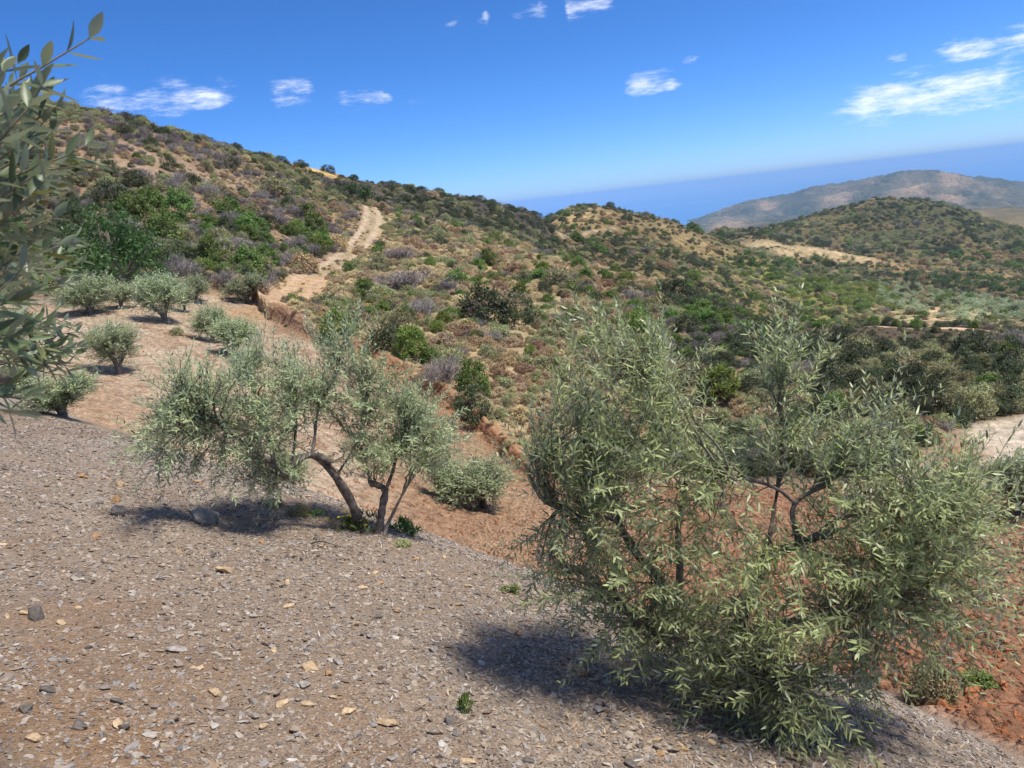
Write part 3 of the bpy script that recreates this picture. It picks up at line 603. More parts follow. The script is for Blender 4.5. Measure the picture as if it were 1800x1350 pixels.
# ------------------------------------------------------------------ the two large olive trees on the bank
def hero_olive(limbs, lobes, leafL, leafW, gap, shoot_len, twig, detail, per_m, loc, avoid=None):
    """limbs: list of (points, r0, r1); lobes: (u, v, ru, rv, r, dr, number, lift) crowns of foliage"""
    twigs = Tubes(); lv = Leaves(); nodes = []; loc = np.asarray(loc)
    wood = []
    for pts, r0, r1 in limbs:
        p = spline(pts, 26); wood.append(Tubes()); wood[-1].add(p - loc, np.linspace(r0, r1, len(p)) * (1 + .10 * np.sin(np.arange(len(p)) * 1.7)), 8, .10)
        k0 = int(len(p) * .45); nodes.append(np.concatenate([p[k0:], unit(np.gradient(p, axis=0))[k0:]], 1))
    nodes = np.concatenate(nodes)
    for (u, v, ru, rv, r, dr, num, lift) in lobes:
        c = W(u, v, r)
        for _ in range(num):
            ang = rng.uniform(0, 2 * math.pi); q = math.sqrt(rng.random())
            eu, ev = u + ru * q * math.cos(ang), v + rv * q * math.sin(ang)
            if avoid and avoid(eu, ev): continue
            e = W(eu, ev, r + dr * rng.uniform(-1, 1))
            dist = np.linalg.norm(nodes[:, :3] - e, axis=1) + .5 * np.maximum(0, nodes[:, 2] - e[2]); k = rng.choice(np.argsort(dist)[:6]); a = nodes[k, :3]; l = np.linalg.norm(e - a)
            if l < .06: continue
            p = branch(twigs, a - loc, unit(nodes[k, 3:] + ZUP * .4 + rdir() * .4), e - loc, min(.004 + .010 * l, .013) * twig / .0018, twig * 1.2, lift)
            ns = max(3, int(min(l, 1.1) * per_m)); out = unit(e - a)
            for t in rng.uniform(.3, 1.0, ns):
                i = min(int(t * 8), 7); pa = p[i] + (p[i + 1] - p[i]) * (t * 8 - i)
                d = unit(unit(p[i + 1] - p[i]) * .5 + ZUP * lift + rdir() * .75 + out * .2)
                shoot(lv, twigs, pa, d, shoot_len * rng.uniform(.55, 1.25), leafL, leafW, gap, .5 * lift, twig)
            shoot(lv, twigs, p[-1], unit(p[-1] - p[-2]) + ZUP * lift, shoot_len * rng.uniform(.8, 1.5), leafL, leafW, gap, .5 * lift, twig)
    return wood, twigs, lv
def thing_tree(name, loc, wood, twigs, lv, leafmat, detail, label, group=None):
    o = obj(name, None); o.location = loc; tag(o, label, 'olive tree', group)
    t = obj('trunk', wood[0].mesh('trunk'), M_BARK, o)
    for w_ in wood[1:]: obj('limb', w_.mesh('limb'), M_BARK, t)
    obj('branches', twigs.mesh('branches'), M_TWIG, o); obj('foliage', lv.mesh('foliage', detail), leafmat, o)
    return o
# right-hand tree, about four metres away
b0 = hit(1255, 1228)[0]; RB = float(np.hypot(b0[0], b0[1]))
def wl_(*p): return [W(u, v, r) for u, v, r in p]
base = b0 - ZUP * .12
limbs = [([base, *wl_((1262, 1195, RB), (1240, 1130, RB + .05), (1190, 1060, RB + .08), (1150, 1010, RB + .1), (1120, 975, RB + .12), (1080, 905, RB + .15), (1040, 830, RB + .15))], .045, .012),
         ([base + .01, *wl_((1268, 1190, RB), (1290, 1120, RB + .02), (1320, 1050, RB), (1345, 985, RB), (1395, 960, RB), (1468, 930, RB))], .040, .019),
         (wl_((1190, 1060, RB + .08), (1195, 1000, RB + .25), (1192, 930, RB + .35), (1205, 850, RB + .4), (1190, 760, RB + .4), (1160, 690, RB + .35)), .022, .008),
         (wl_((1405, 955, RB), (1393, 910, RB + .02), (1398, 885, RB + .05), (1420, 868, RB + .08), (1450, 855, RB + .1)), .015, .007),
         (wl_((1398, 885, RB + .05), (1370, 862, RB), (1335, 848, RB - .05), (1285, 842, RB - .1)), .010, .006),
         (wl_((1395, 960, RB), (1500, 985, RB + .2), (1580, 960, RB + .25), (1640, 920, RB + .3)), .016, .006),
         (wl_((1345, 985, RB), (1360, 900, RB + .3), (1375, 800, RB + .35), (1370, 720, RB + .35)), .012, .005),
         (wl_((1120, 975, RB + .12), (1080, 915, RB + .02), (1010, 905, RB), (960, 885, RB - .05)), .011, .006),
         (wl_((1290, 1120, RB), (1400, 1090, RB - .1), (1500, 1080, RB - .1), (1580, 1050, RB)), .02, .008),
         (wl_((1240, 1130, RB + .05), (1150, 1110, RB - .15), (1080, 1060, RB - .2)), .018, .008),
         (wl_((1268, 1190, RB), (1330, 1180, RB - .25), (1370, 1200, RB - .4)), .016, .008)]
lobes = [(1110, 740, 130, 95, RB + .25, .45, 46, .75), (1060, 660, 40, 60, RB + .3, .2, 11, 1.0), (1150, 690, 70, 70, RB + .35, .3, 18, .8), (1010, 800, 80, 80, RB + .15, .4, 22, .5), (1200, 800, 100, 70, RB + .3, .4, 20, .5),
         (1370, 720, 55, 75, RB + .35, .2, 15, 1.1), (1400, 800, 75, 50, RB + .3, .3, 15, .7), (1370, 650, 22, 30, RB + .35, .1, 5, 1.2), (1530, 840, 60, 50, RB + .3, .3, 14, 1.0), (1560, 770, 22, 30, RB + .3, .1, 4, 1.2),
         (1620, 900, 110, 70, RB + .3, .45, 38, .6), (1580, 1000, 140, 90, RB + .15, .45, 46, .3), (1700, 960, 60, 80, RB + .3, .35, 18, .3), (1650, 1080, 90, 60, RB + .15, .35, 18, -.1), (1480, 880, 90, 60, RB + .25, .35, 18, .5),
         (1010, 970, 80, 60, RB - .05, .35, 22, .1), (1040, 900, 90, 50, RB, .4, 18, .3), (1090, 1040, 90, 50, RB - .1, .3, 16, -.15), (1210, 900, 60, 50, RB + .25, .3, 8, .4),
         (1320, 1130, 120, 60, RB - .15, .4, 34, .0), (1220, 1120, 90, 60, RB - .1, .3, 20, .0), (1440, 1090, 100, 60, RB - .05, .4, 24, .1), (1360, 1210, 90, 60, RB - .35, .25, 26, -.3), (1250, 1180, 70, 50, RB - .15, .3, 13, -.1), (1400, 1250, 60, 40, RB - .4, .2, 9, -.5), (1480, 1170, 80, 50, RB - .1, .3, 14, -.2), (1250, 990, 110, 50, RB - .1, .35, 16, .2), (1180, 870, 120, 60, RB, .4, 20, .3), (1290, 900, 70, 50, RB + .1, .35, 9, .3), (1140, 1100, 110, 50, RB - .15, .3, 18, -.1), (1450, 980, 90, 50, RB - .05, .35, 12, .3), (1080, 850, 70, 60, RB + .05, .35, 16, .4)]
wood, twigs, lv = hero_olive(limbs, lobes, .061, .0096, .0235, .30, .0018, 1, 8.2, b0, lambda u, v: (1212 < u < 1342 and v < 830 - abs(u - 1277) * .9) or (1440 < u < 1500 and v < 800) or (1290 < u < 1400 and 880 < v < 960) or (1190 < u < 1320 and 1000 < v < 1050) or (u > 1600 and v < 840))
thing_tree('olive_tree', b0, wood, twigs, lv, M_OLIVE, 1, 'large leafy olive tree on the right, its low crown hiding most of its forked trunk')
print('olive right leaves', sum(len(p) for p in lv.P), 'dist', RB)
# left-hand tree, pruned, with the bent bare limb
b1 = hit(655, 938)[0]; LB = float(np.hypot(b1[0], b1[1]))
limbs = [([hit(632, 922)[0] - ZUP * .1, *wl_((626, 905, LB + .05), (612, 872, LB + .05), (590, 838, LB), (570, 812, LB), (548, 800, LB), (528, 806, LB - .02), (512, 822, LB - .05), (502, 838, LB - .05), (484, 822, LB - .1), (466, 804, LB - .15))], .046, .018),
         (wl_((556, 800, LB), (572, 808, LB - .03), (583, 813, LB - .05)), .034, .026),
         ([b1 - ZUP * .1, *wl_((668, 920, LB + .02), (672, 890, LB + .02), (677, 862, LB + .05), (664, 853, LB + .1), (650, 850, LB + .12))], .038, .028),
         (wl_((675, 868, LB + .05), (690, 830, LB + .2), (700, 790, LB + .3), (720, 740, LB + .4)), .02, .008),
         ([hit(672, 942)[0] - ZUP * .05, *wl_((680, 925, LB), (692, 900, LB + .02), (706, 872, LB + .05), (722, 845, LB + .1))], .02, .009),
         (wl_((548, 800, LB), (553, 770, LB + .1), (560, 720, LB + .3), (590, 660, LB + .4), (600, 620, LB + .4)), .015, .006),
         (wl_((466, 804, LB - .15), (430, 780, LB), (390, 750, LB + .2), (340, 720, LB + .3)), .018, .007),
         (wl_((484, 822, LB - .1), (470, 760, LB + .2), (450, 700, LB + .4)), .02, .01),
         (wl_((590, 838, LB), (620, 790, LB + .3), (640, 730, LB + .4), (650, 660, LB + .5)), .013, .006),
         (wl_((512, 822, LB - .05), (520, 760, LB + .3), (520, 690, LB + .4)), .013, .006),
         (wl_((650, 850, LB + .12), (640, 800, LB + .3), (610, 760, LB + .4)), .014, .007)]
lobes = [(440, 715, 110, 60, LB + .35, .6, 40, .4), (340, 690, 60, 40, LB + .4, .5, 15, .4), (330, 760, 80, 50, LB + .2, .5, 23, .1), (430, 790, 100, 40, LB + .2, .5, 25, .0), (520, 690, 80, 50, LB + .4, .5, 26, .6), (590, 640, 40, 45, LB + .4, .3, 13, .9), (570, 700, 70, 60, LB + .4, .5, 24, .6),
         (640, 620, 22, 35, LB + .5, .2, 5, 1.0), (650, 690, 50, 60, LB + .5, .4, 17, .7), (700, 770, 75, 60, LB + .35, .5, 42, .4), (730, 720, 40, 45, LB + .4, .3, 15, .7), (665, 805, 60, 40, LB + .3, .4, 20, .2), (750, 800, 40, 50, LB + .3, .3, 15, .2), (640, 740, 50, 50, LB + .4, .4, 14, .4), (500, 760, 60, 40, LB + .3, .4, 13, .4), (440, 640, 22, 30, LB + .5, .2, 5, 1.0), (290, 790, 40, 25, LB + .2, .4, 8, -.1), (455, 830, 60, 25, LB + .1, .3, 8, -.3)]
wood, twigs, lv = hero_olive(limbs, lobes, .070, .0118, .029, .31, .0022, 1, 15.0, b1)
thing_tree('olive_tree', b1, wood, twigs, lv, M_OLIVE2, 1, 'wide olive tree at the gravel edge with a bent bare limb and a second stem')
print('olive left leaves', sum(len(p) for p in lv.P), 'dist', LB)
# tree whose branches hang into the picture at the far left, an arm's length from the eye
b2 = np.array([-1.9, 1.15, float(hz(-1.9, 1.15))]); wood = Tubes(); twigs = Tubes(); lv = Leaves()
limbs = [([b2 - ZUP * .1, b2 + [.02, .03, .5], b2 + [.1, .02, 1.0], b2 + [.28, .0, 1.5], b2 + [.45, .02, 1.95]], .085, .05),
         ([b2 + [.1, .02, 1.0], b2 + [.3, .25, 1.15], b2 + [.45, .5, 1.2], b2 + [.5, .9, 1.05]], .035, .014),
         ([b2 + [.28, .0, 1.5], b2 + [.55, .0, 1.65], b2 + [.75, -.05, 1.75], b2 + [.9, -.05, 1.9]], .03, .01),
         ([b2 + [.2, .01, 1.3], b2 + [.5, .05, 1.35], b2 + [.8, -.03, 1.35]], .026, .009)]
nodes = []
for pts, r0, r1 in limbs:
    p = spline(pts, 20); wood.add(p - b2, np.linspace(r0, r1, len(p)), 8, .08); nodes.append(p[6:])
nodes = np.concatenate(nodes)
def hang(u0, v0, u1, v1, r, leafL=.056, leafW=.0106, gap=.0195, dr=0.0, bend=.2, start=.05):
    a = W(u0, v0, r); b = W(u1, v1, r + dr); k = np.argmin(np.linalg.norm(nodes - a, axis=1) + .3 * np.abs(nodes[:, 2] - a[2]))
    branch(twigs, nodes[k] - b2, unit(a - nodes[k]), a - b2, .006, .0032, .3)
    shoot(lv, twigs, a - b2, b - a, np.linalg.norm(b - a), leafL, leafW, gap, bend, .0022, start)
hang(-70, 186, 165, 78, 1.12, .070, .0140, .027, .02, .04, .2)
fr_ = [(-60, 230, 110, 175), (-80, 300, 125, 210), (-70, 260, 60, 150), (-60, 380, 120, 300), (-80, 350, 150, 280), (-60, 420, 130, 370), (-70, 470, 110, 430), (-80, 330, 60, 230), (-50, 500, 90, 440), (-80, 560, 60, 480), (-90, 420, 40, 330), (-70, 250, 30, 190), (-90, 540, 20, 470), (-70, 610, 45, 590), (-80, 690, 25, 640), (-60, 560, 50, 545), (-100, 200, 20, 130), (-60, 330, 100, 250), (-60, 450, 70, 360), (-80, 640, 20, 575), (-40, 400, 80, 330), (-90, 700, 30, 735), (-90, 660, 40, 700)]
for (a, b, c, d) in fr_:
    for q in range(2):
        j = rng.uniform(-22, 22, 4); hang(a + j[0], b + j[1], c + j[2] - 12 * q, d + j[3], rng.uniform(1.0, 1.5), dr=rng.uniform(-.06, .1))
for (a, b, c, d) in [(-20, 560, 120, 590), (-10, 590, 130, 610), (0, 610, 145, 640), (20, 640, 110, 655), (-20, 600, 90, 570), (10, 630, 150, 625), (30, 580, 135, 570), (0, 520, 130, 500), (20, 480, 150, 460), (10, 560, 100, 610), (-10, 650, 90, 640)]:
    for q in range(2):
        j = rng.uniform(-16, 16, 4); hang(a + j[0], b + j[1], c + j[2], d + j[3], rng.uniform(2.0, 2.5), .056, .012, .02, rng.uniform(-.1, .15))
o = obj('olive_tree', None); o.location = b2; tag(o, 'blurred olive branches with broad leaves hanging in at the far left edge, nearest the viewer', 'olive tree')
obj('trunk', wood.mesh('trunk'), M_BARK, o); obj('branches', twigs.mesh('branches'), M_TWIG, o); obj('foliage', lv.mesh('foliage', 2, .16), M_OLIVE_NEAR, o)

# ------------------------------------------------------------------ shrubs: unit-wide meshes, several shapes of each kind
def multi(name, parts):                 # join leaf meshes of different materials into one mesh
    vs_, fs, mi, mats = [], [], [], []; off = 0
    for me, mat in parts:
        v = np.empty(len(me.vertices) * 3, np.float32); me.vertices.foreach_get('co', v); v = v.reshape(-1, 3)
        l = np.empty(len(me.loops), np.int32); me.loops.foreach_get('vertex_index', l); s_ = np.empty(len(me.polygons), np.int32); me.polygons.foreach_get('loop_start', s_)
        vs_.append(v); fs.append((l + off, s_)); mi.append(np.full(len(me.polygons), len(mats), np.int32)); mats.append(mat); off += len(v); bpy.data.meshes.remove(me)
    me = bpy.data.meshes.new(name); V = np.concatenate(vs_); me.vertices.add(len(V)); me.vertices.foreach_set('co', V.ravel())
    lo = 0; st_ = []
    for l, s_ in fs: st_.append(s_ + lo); lo += len(l)
    me.loops.add(lo); me.loops.foreach_set('vertex_index', np.concatenate([l for l, _ in fs])); st_ = np.concatenate(st_); me.polygons.add(len(st_)); me.polygons.foreach_set('loop_start', st_)
    for m in mats: me.materials.append(m)
    me.polygons.foreach_set('material_index', np.concatenate(mi)); me.update(calc_edges=True)
    return me
def leafy(clumps, per, L, Wd, height=.75, lump=.13, upw=.5, open_=.0, flower=0, fl_L=.05, lean=0.0):
    lv = Leaves(); fl = Leaves(); off = rng.normal(size=2) * lean
    lob = rdir(5) * .5; lob[:, 2] = np.abs(lob[:, 2])
    for _ in range(clumps):
        d = rdir(); d[2] = abs(d[2]) * 1.1 - .12; d = unit(d)
        rad = rng.uniform(.62, 1.0) ** .6 * .46 * (1 + .22 * np.max(lob @ d) - .12 + open_ * rng.uniform(-.4, .3))
        c = d * rad; c[2] = c[2] * height / .5 * .92 + .06 * height; c[:2] += off * c[2]
        n = rng.poisson(per) + 2
        q = rdir(n) * lump * rng.uniform(.3, 1, (n, 1)); q[:, 2] *= .75
        D = unit(d * .3 + ZUP * upw * .35 + q / lump * .3 + rdir(n) * .8); lv.add(c + q, D, rdir(n) * .55 + d * .8 + ZUP * .8 + q / lump * .5, L * rng.uniform(.6, 1.3, n), Wd * rng.uniform(.7, 1.2, n))
        if flower and rng.random() < flower:
            m = rng.integers(3, 8); fl.add(c + d * lump * .8 + rng.normal(size=(m, 3)) * lump * .45, rdir(m) + ZUP, d + rdir(m) * .5, fl_L * rng.uniform(.7, 1.2, m), fl_L * .8)
    return lv, fl
def grassy(n, h=.8, spread=.55, wd=.014, droop=.5):
    V = []; Q = []; T = []; k = 0
    for _ in range(n):
        a = rng.uniform(0, 2 * math.pi); rad = .22 * math.sqrt(rng.random()); p = np.array([math.cos(a) * rad, math.sin(a) * rad, 0]); o = unit(np.array([math.cos(a + rng.normal() * .5), math.sin(a + rng.normal() * .5), 0]))
        l = h * rng.uniform(.45, 1.1); sp = spread * rng.uniform(.2, 1.1); s = np.array([-o[1], o[0], 0]) * wd * rng.uniform(.6, 1.3)
        m = p + o * sp * l * .35 + ZUP * l * .62; e = p + o * sp * l + ZUP * l * (1 - droop * sp * rng.uniform(.3, 1))
        V += [p - s, p + s, m - s * .8, m + s * .8, e]; Q.append([k, k + 1, k + 3, k + 2]); T.append([k + 2, k + 3, k + 4]); k += 5
    return fast_mesh('tuft', V, tris=T, quads=Q)
def twiggy(n, h=.62, forks=3, thick=.006):
    V = []; Q = []; k = 0
    def seg(a, b, w0, w1):
        nonlocal k
        s = unit(np.cross(b - a, rdir())); t2 = unit(np.cross(b - a, s))
        for q in (s, t2):
            V.extend([a - q * w0, a + q * w0, b + q * w1, b - q * w1]); Q.append([k, k + 1, k + 2, k + 3]); k += 4
    for _ in range(n):
        a = rng.uniform(0, 2 * math.pi); d = unit(np.array([math.cos(a), math.sin(a), 0]) * rng.uniform(.15, 1.2) + ZUP * rng.uniform(.5, 1.2)); p = np.array([*(rng.normal(size=2) * .12), 0.0]); l = rng.uniform(.5, 1) * h
        m = p + d * l * .5; seg(p, m, thick, thick * .7)
        for _f in range(forks):
            e = m + unit(d + rdir() * .7 + ZUP * .1) * l * .35; seg(m, e, thick * .7, thick * .45)
            for _g in range(2): seg(e, e + unit(d * .5 + rdir() * .8 + ZUP * .2) * l * .22, thick * .45, thick * .25)
    return fast_mesh('brush', V, quads=Q)
KIND = {}
def kind_meshes(name, n, fn): KIND[name] = [fn() for _ in range(n)]
def mk(mat, *a, **k):
    def f():
        lv, fl = leafy(*a, **k); me = lv.mesh('shrub', 0); me.materials.append(mat); return me
    return f
def mk_fl(mat, fmat, *a, **k):
    def f():
        lv, fl = leafy(*a, **k); return multi('shrub', [(lv.mesh('a', 0), mat), (fl.mesh('b', 0), fmat)])
    return f
def mk_g(mat, *a, **k):
    def f():
        me = grassy(*a, **k); me.materials.append(mat); return me
    return f
def mk_t(mat, *a, **k):
    def f():
        me = twiggy(*a, **k); me.materials.append(mat); return me
    return f
def mk_mix(gm, *a, **k):                # dead tangle with sparse leaves
    def f():
        lv, fl = leafy(*a, **k); return multi('shrub', [(twiggy(26, .6, 3, .006), M_DEAD), (lv.mesh('a', 0), gm)])
    return f
kind_meshes('green', 4, mk(M_GREEN, 84, 38, .075, .036, .8, .12, .6))
kind_meshes('lime', 3, mk(M_LIME, 84, 38, .07, .034, .85, .11, .7))
kind_meshes('dark', 4, mk(M_DARK, 64, 32, .075, .030, .72, .13, .5))
kind_meshes('cistus', 3, mk_fl(M_DARK, M_WHITE, 60, 30, .07, .03, .75, .13, .6, .1, .13, .034))
kind_meshes('grey', 4, mk_mix(M_GREY, 70, 32, .07, .030, .66, .12, .8, .15))
kind_meshes('dry', 4, mk_fl(M_DRY, M_DRY, 80, 36, .10, .030, .62, .11, 1.1, .1, .6, .04)); KIND['grass'] = [mk_g(M_DRY, 330, .72, .62, .010, .55)() for _ in range(3)]
kind_meshes('rust', 3, mk_mix(M_RUST, 74, 34, .07, .032, .62, .12, .8, .1))
kind_meshes('dead', 3, mk_t(M_DEAD, 110, .68, 3, .0075))
kind_meshes('broom', 3, mk_fl(M_GREY, M_BROOM, 46, 26, .09, .014, .85, .12, 1.2, .1, .75, .05))
kind_meshes('weed', 2, mk(M_GREEN, 22, 22, .16, .06, .6, .16, .7))
KINFO = {  # name, category, label of the unplaced ones, group, size range in metres, relative height
 'green': ('green_shrub', 'shrub', 'bright green rounded shrub among the brown scrub of the hillside', 'green shrubs in the hillside scrub', (.7, 1.5), 1.0),
 'lime': ('yellow_green_shrub', 'shrub', 'yellow-green bushy shrub in the hillside scrub', 'yellow-green shrubs in the hillside scrub', (.6, 1.2), 1.0),
 'dark': ('dark_shrub', 'shrub', 'dark green low shrub in the dense hillside scrub', 'dark green shrubs in the hillside scrub', (.6, 1.5), 1.0),
 'cistus': ('rockrose_shrub', 'shrub', 'dark leafy shrub dotted with small white flowers on the slope', 'white-flowered shrubs on the slope', (.7, 1.4), 1.0),
 'grey': ('heath_shrub', 'shrub', 'grey-green twiggy heath shrub in the hillside scrub', 'grey-green heath shrubs', (.5, 1.2), 1.0),
 'dry': ('dry_grass_tuft', 'grass tuft', 'straw-coloured tuft of dry grass on the hillside', 'dry grass tufts on the hillside', (.45, 1.0), .85),
 'rust': ('brown_shrub', 'shrub', 'dried rust-brown low shrub on the hillside', 'rust-brown dried shrubs', (.5, 1.1), 1.0),
 'dead': ('dead_brush', 'brush', 'tangle of dead greyish-purple twigs on the hillside', 'dead twig brush on the hillside', (.6, 1.5), .85),
 'broom': ('flowering_broom', 'shrub', 'shrub with yellow flowers in the hillside scrub', 'yellow-flowered shrubs on the hillside', (.5, .9), 1.0)}
def place(name, me, x, y, s, hs, label, cat, group=None, sink=.04, tilt=.08, rz=None):
    o = bpy.data.objects.new(name, me); COL.objects.link(o); o.location = (x, y, float(hz(x, y)) - sink * s)
    o.rotation_euler = (random.uniform(-tilt, tilt), random.uniform(-tilt, tilt), random.uniform(0, 6.283) if rz is None else rz); o.scale = (s, s, s * hs); return tag(o, label, cat, group)
TAKEN = []
ANCH = [(205, 450, 'the big dark tree'), (655, 375, 'the top of the dirt track'), (560, 500, 'the lower bend of the track'), (437, 515, 'the lone young olive by the track'), (300, 310, 'the bare band of the left hill'), (226, 235, 'the skyline bush of the left hill'), (480, 335, 'the large grey bush near the left hilltop'),
        (438, 465, 'the largest green shrub at the hill foot'), (560, 430, 'the round shrub beside the track'), (724, 610, 'the tall yellow-green shrub'), (780, 650, 'the dome of dead twigs'), (850, 550, 'the large dark bush of the middle slope'), (700, 480, 'the mat of purple-grey twigs'), (893, 500, 'the upper yellow-flowered bush'),
        (1122, 590, 'the rounded bush above the right olive'), (1016, 465, 'the round green crest bush'), (1370, 600, 'the tallest shoots of the right olive'), (1560, 585, 'the near end of the bench path'), (1750, 590, 'the bench path at the right edge'), (1740, 800, 'the pale dirt road at right'), (1570, 740, 'the right tips of the right olive'), (800, 395, 'the bright green crest bush'), (920, 800, 'the corner of red soil'), (1450, 680, 'the dark middle of the right slope')]
def near_label(desc, u, v, anchors=None):
    au, av, an = min(anchors or ANCH, key=lambda q: (q[0] - u) ** 2 + 2.2 * (q[1] - v) ** 2); dx, dy = u - au, v - av
    if abs(dx) < 14 and abs(dy) < 10: rel = 'right by'
    elif abs(dx) > 1.6 * abs(dy): rel = 'left of' if dx < 0 else 'right of'
    else: rel = 'above' if dy < 0 else 'below'
    if rel != 'right by': rel = ('just ' if dx * dx + dy * dy < 45 ** 2 else 'well ' if dx * dx + dy * dy > 110 ** 2 else '') + rel
    return desc + ' ' + rel + ' ' + an.replace('the large grey bush near the left hilltop', 'the large grey hilltop bush')
def trim(t): return ' '.join(t.split()[:16])
SHORT = dict(green='bright green shrub', lime='yellow-green shrub', dark='dark green shrub', cistus='dark white-flowered shrub', grey='grey-green heath shrub', dry='straw-coloured grass tuft', rust='rust-brown dried shrub', dead='dead greyish twig tangle', broom='yellow-flowered shrub')
def hp(u, v, wpx, kind, label, hs=1.0, var=0, rmin=0):
    p, r = hit(u, v, rmin); s = wpx * r / FPX * 1.18; nm, cat = KINFO[kind][:2]; TAKEN.append((p[0], p[1], s * .42)); p = p * 1.0
    return place(nm, KIND[kind][var % len(KIND[kind])], p[0], p[1], s, hs * KINFO[kind][5], label, cat)
def leafball(n, size, L, Wd, lobes_, mat):       # tree crown of overlapping leafy lobes
    lv = Leaves()
    for (cx, cy, cz, rad) in lobes_:
        m = int(n * rad ** 2); d = rdir(m); q = rng.uniform(.55, 1.05, (m, 1)); bump = 1 + .18 * np.sin(d[:, :1] * 9 + cx * 7) * np.sin(d[:, 1:2] * 8 + cz * 5) + .1 * np.sin(d[:, 2:] * 13)
        p = np.array([cx, cy, cz]) + d * rad * q * bump; keep = p[:, 2] > .12
        lv.add(p[keep], unit(d * .3 + ZUP * .1 + rdir(m) * .9)[keep], (rdir(m) * .6 + d + ZUP * .6)[keep], L * rng.uniform(.6, 1.3, keep.sum()), Wd * rng.uniform(.7, 1.2, keep.sum()))
    return lv
def leafy_tree(u, v, wpx, hpx, mat, label, lobes_, n=2600, L=.075, Wd=.035, rmin=0, name='evergreen_tree', cat='tree'):
    p, r = hit(u, v, rmin); s = wpx * r / FPX; hsz = hpx * r / FPX; o = obj(name, None); o.location = p; tag(o, label, cat); TAKEN.append((p[0], p[1], s * .4))
    S = np.array([s, s, hsz]); tb = Tubes()
    tb.add(np.array([[0, 0, -.05], [.01, .01, .15], [-.01, .02, .4], [.02, 0, .65]]) * S, np.array([.05, .042, .03, .012]) * s, 7, .1)
    for (cx, cy, cz, rad) in lobes_[:6]: tb.add(np.array([[0, .01, .16], [cx * .5, cy * .5, cz * .55], [cx * .9, cy * .9, cz]]) * S, np.array([.022, .014, .006]) * s, 5, .1)
    obj('trunk', tb.mesh('trunk'), M_BARK, o); lv = leafball(n, 1, L, Wd, lobes_, mat); lv.P = [q * S for q in lv.P]; lv.L = [q * s for q in lv.L]; lv.W = [q * s for q in lv.W]
    obj('crown', lv.mesh('crown', 0), mat, o); return o
def rlobes(n, r0=.2, r1=.32, h0=.3, h1=.8):
    out = []
    for _ in range(n):
        a = rng.uniform(0, 6.283); z = rng.uniform(h0, h1); q = .36 * math.sqrt(rng.random()) * (1.1 - .6 * (z - h0) / (h1 - h0)); out.append((math.cos(a) * q, math.sin(a) * q, z, rng.uniform(r0, r1)))
    return out
leafy_tree(210, 520, 200, 150, M_TREE, 'big dense dark green tree at the foot of the left hill, above the young olives', rlobes(22, .12, .22, .2, .82), 9000, .030, .016, 40)
leafy_tree(618, 352, 36, 44, M_TREE, 'dark green tree on the ridge where the dirt track tops the hill', rlobes(7, .2, .3, .3, .75), 2200, .08, .04, 80)
leafy_tree(642, 358, 40, 36, M_TREE, 'lower dark tree beside the track, right of the taller ridge tree', rlobes(7, .2, .3, .3, .7), 2200, .08, .04, 80)
leafy_tree(224, 243, 34, 28, M_DARK, 'lone dark bush-like tree on the skyline of the left hill', rlobes(7, .2, .3, .25, .7), 2000, .08, .03, 60)
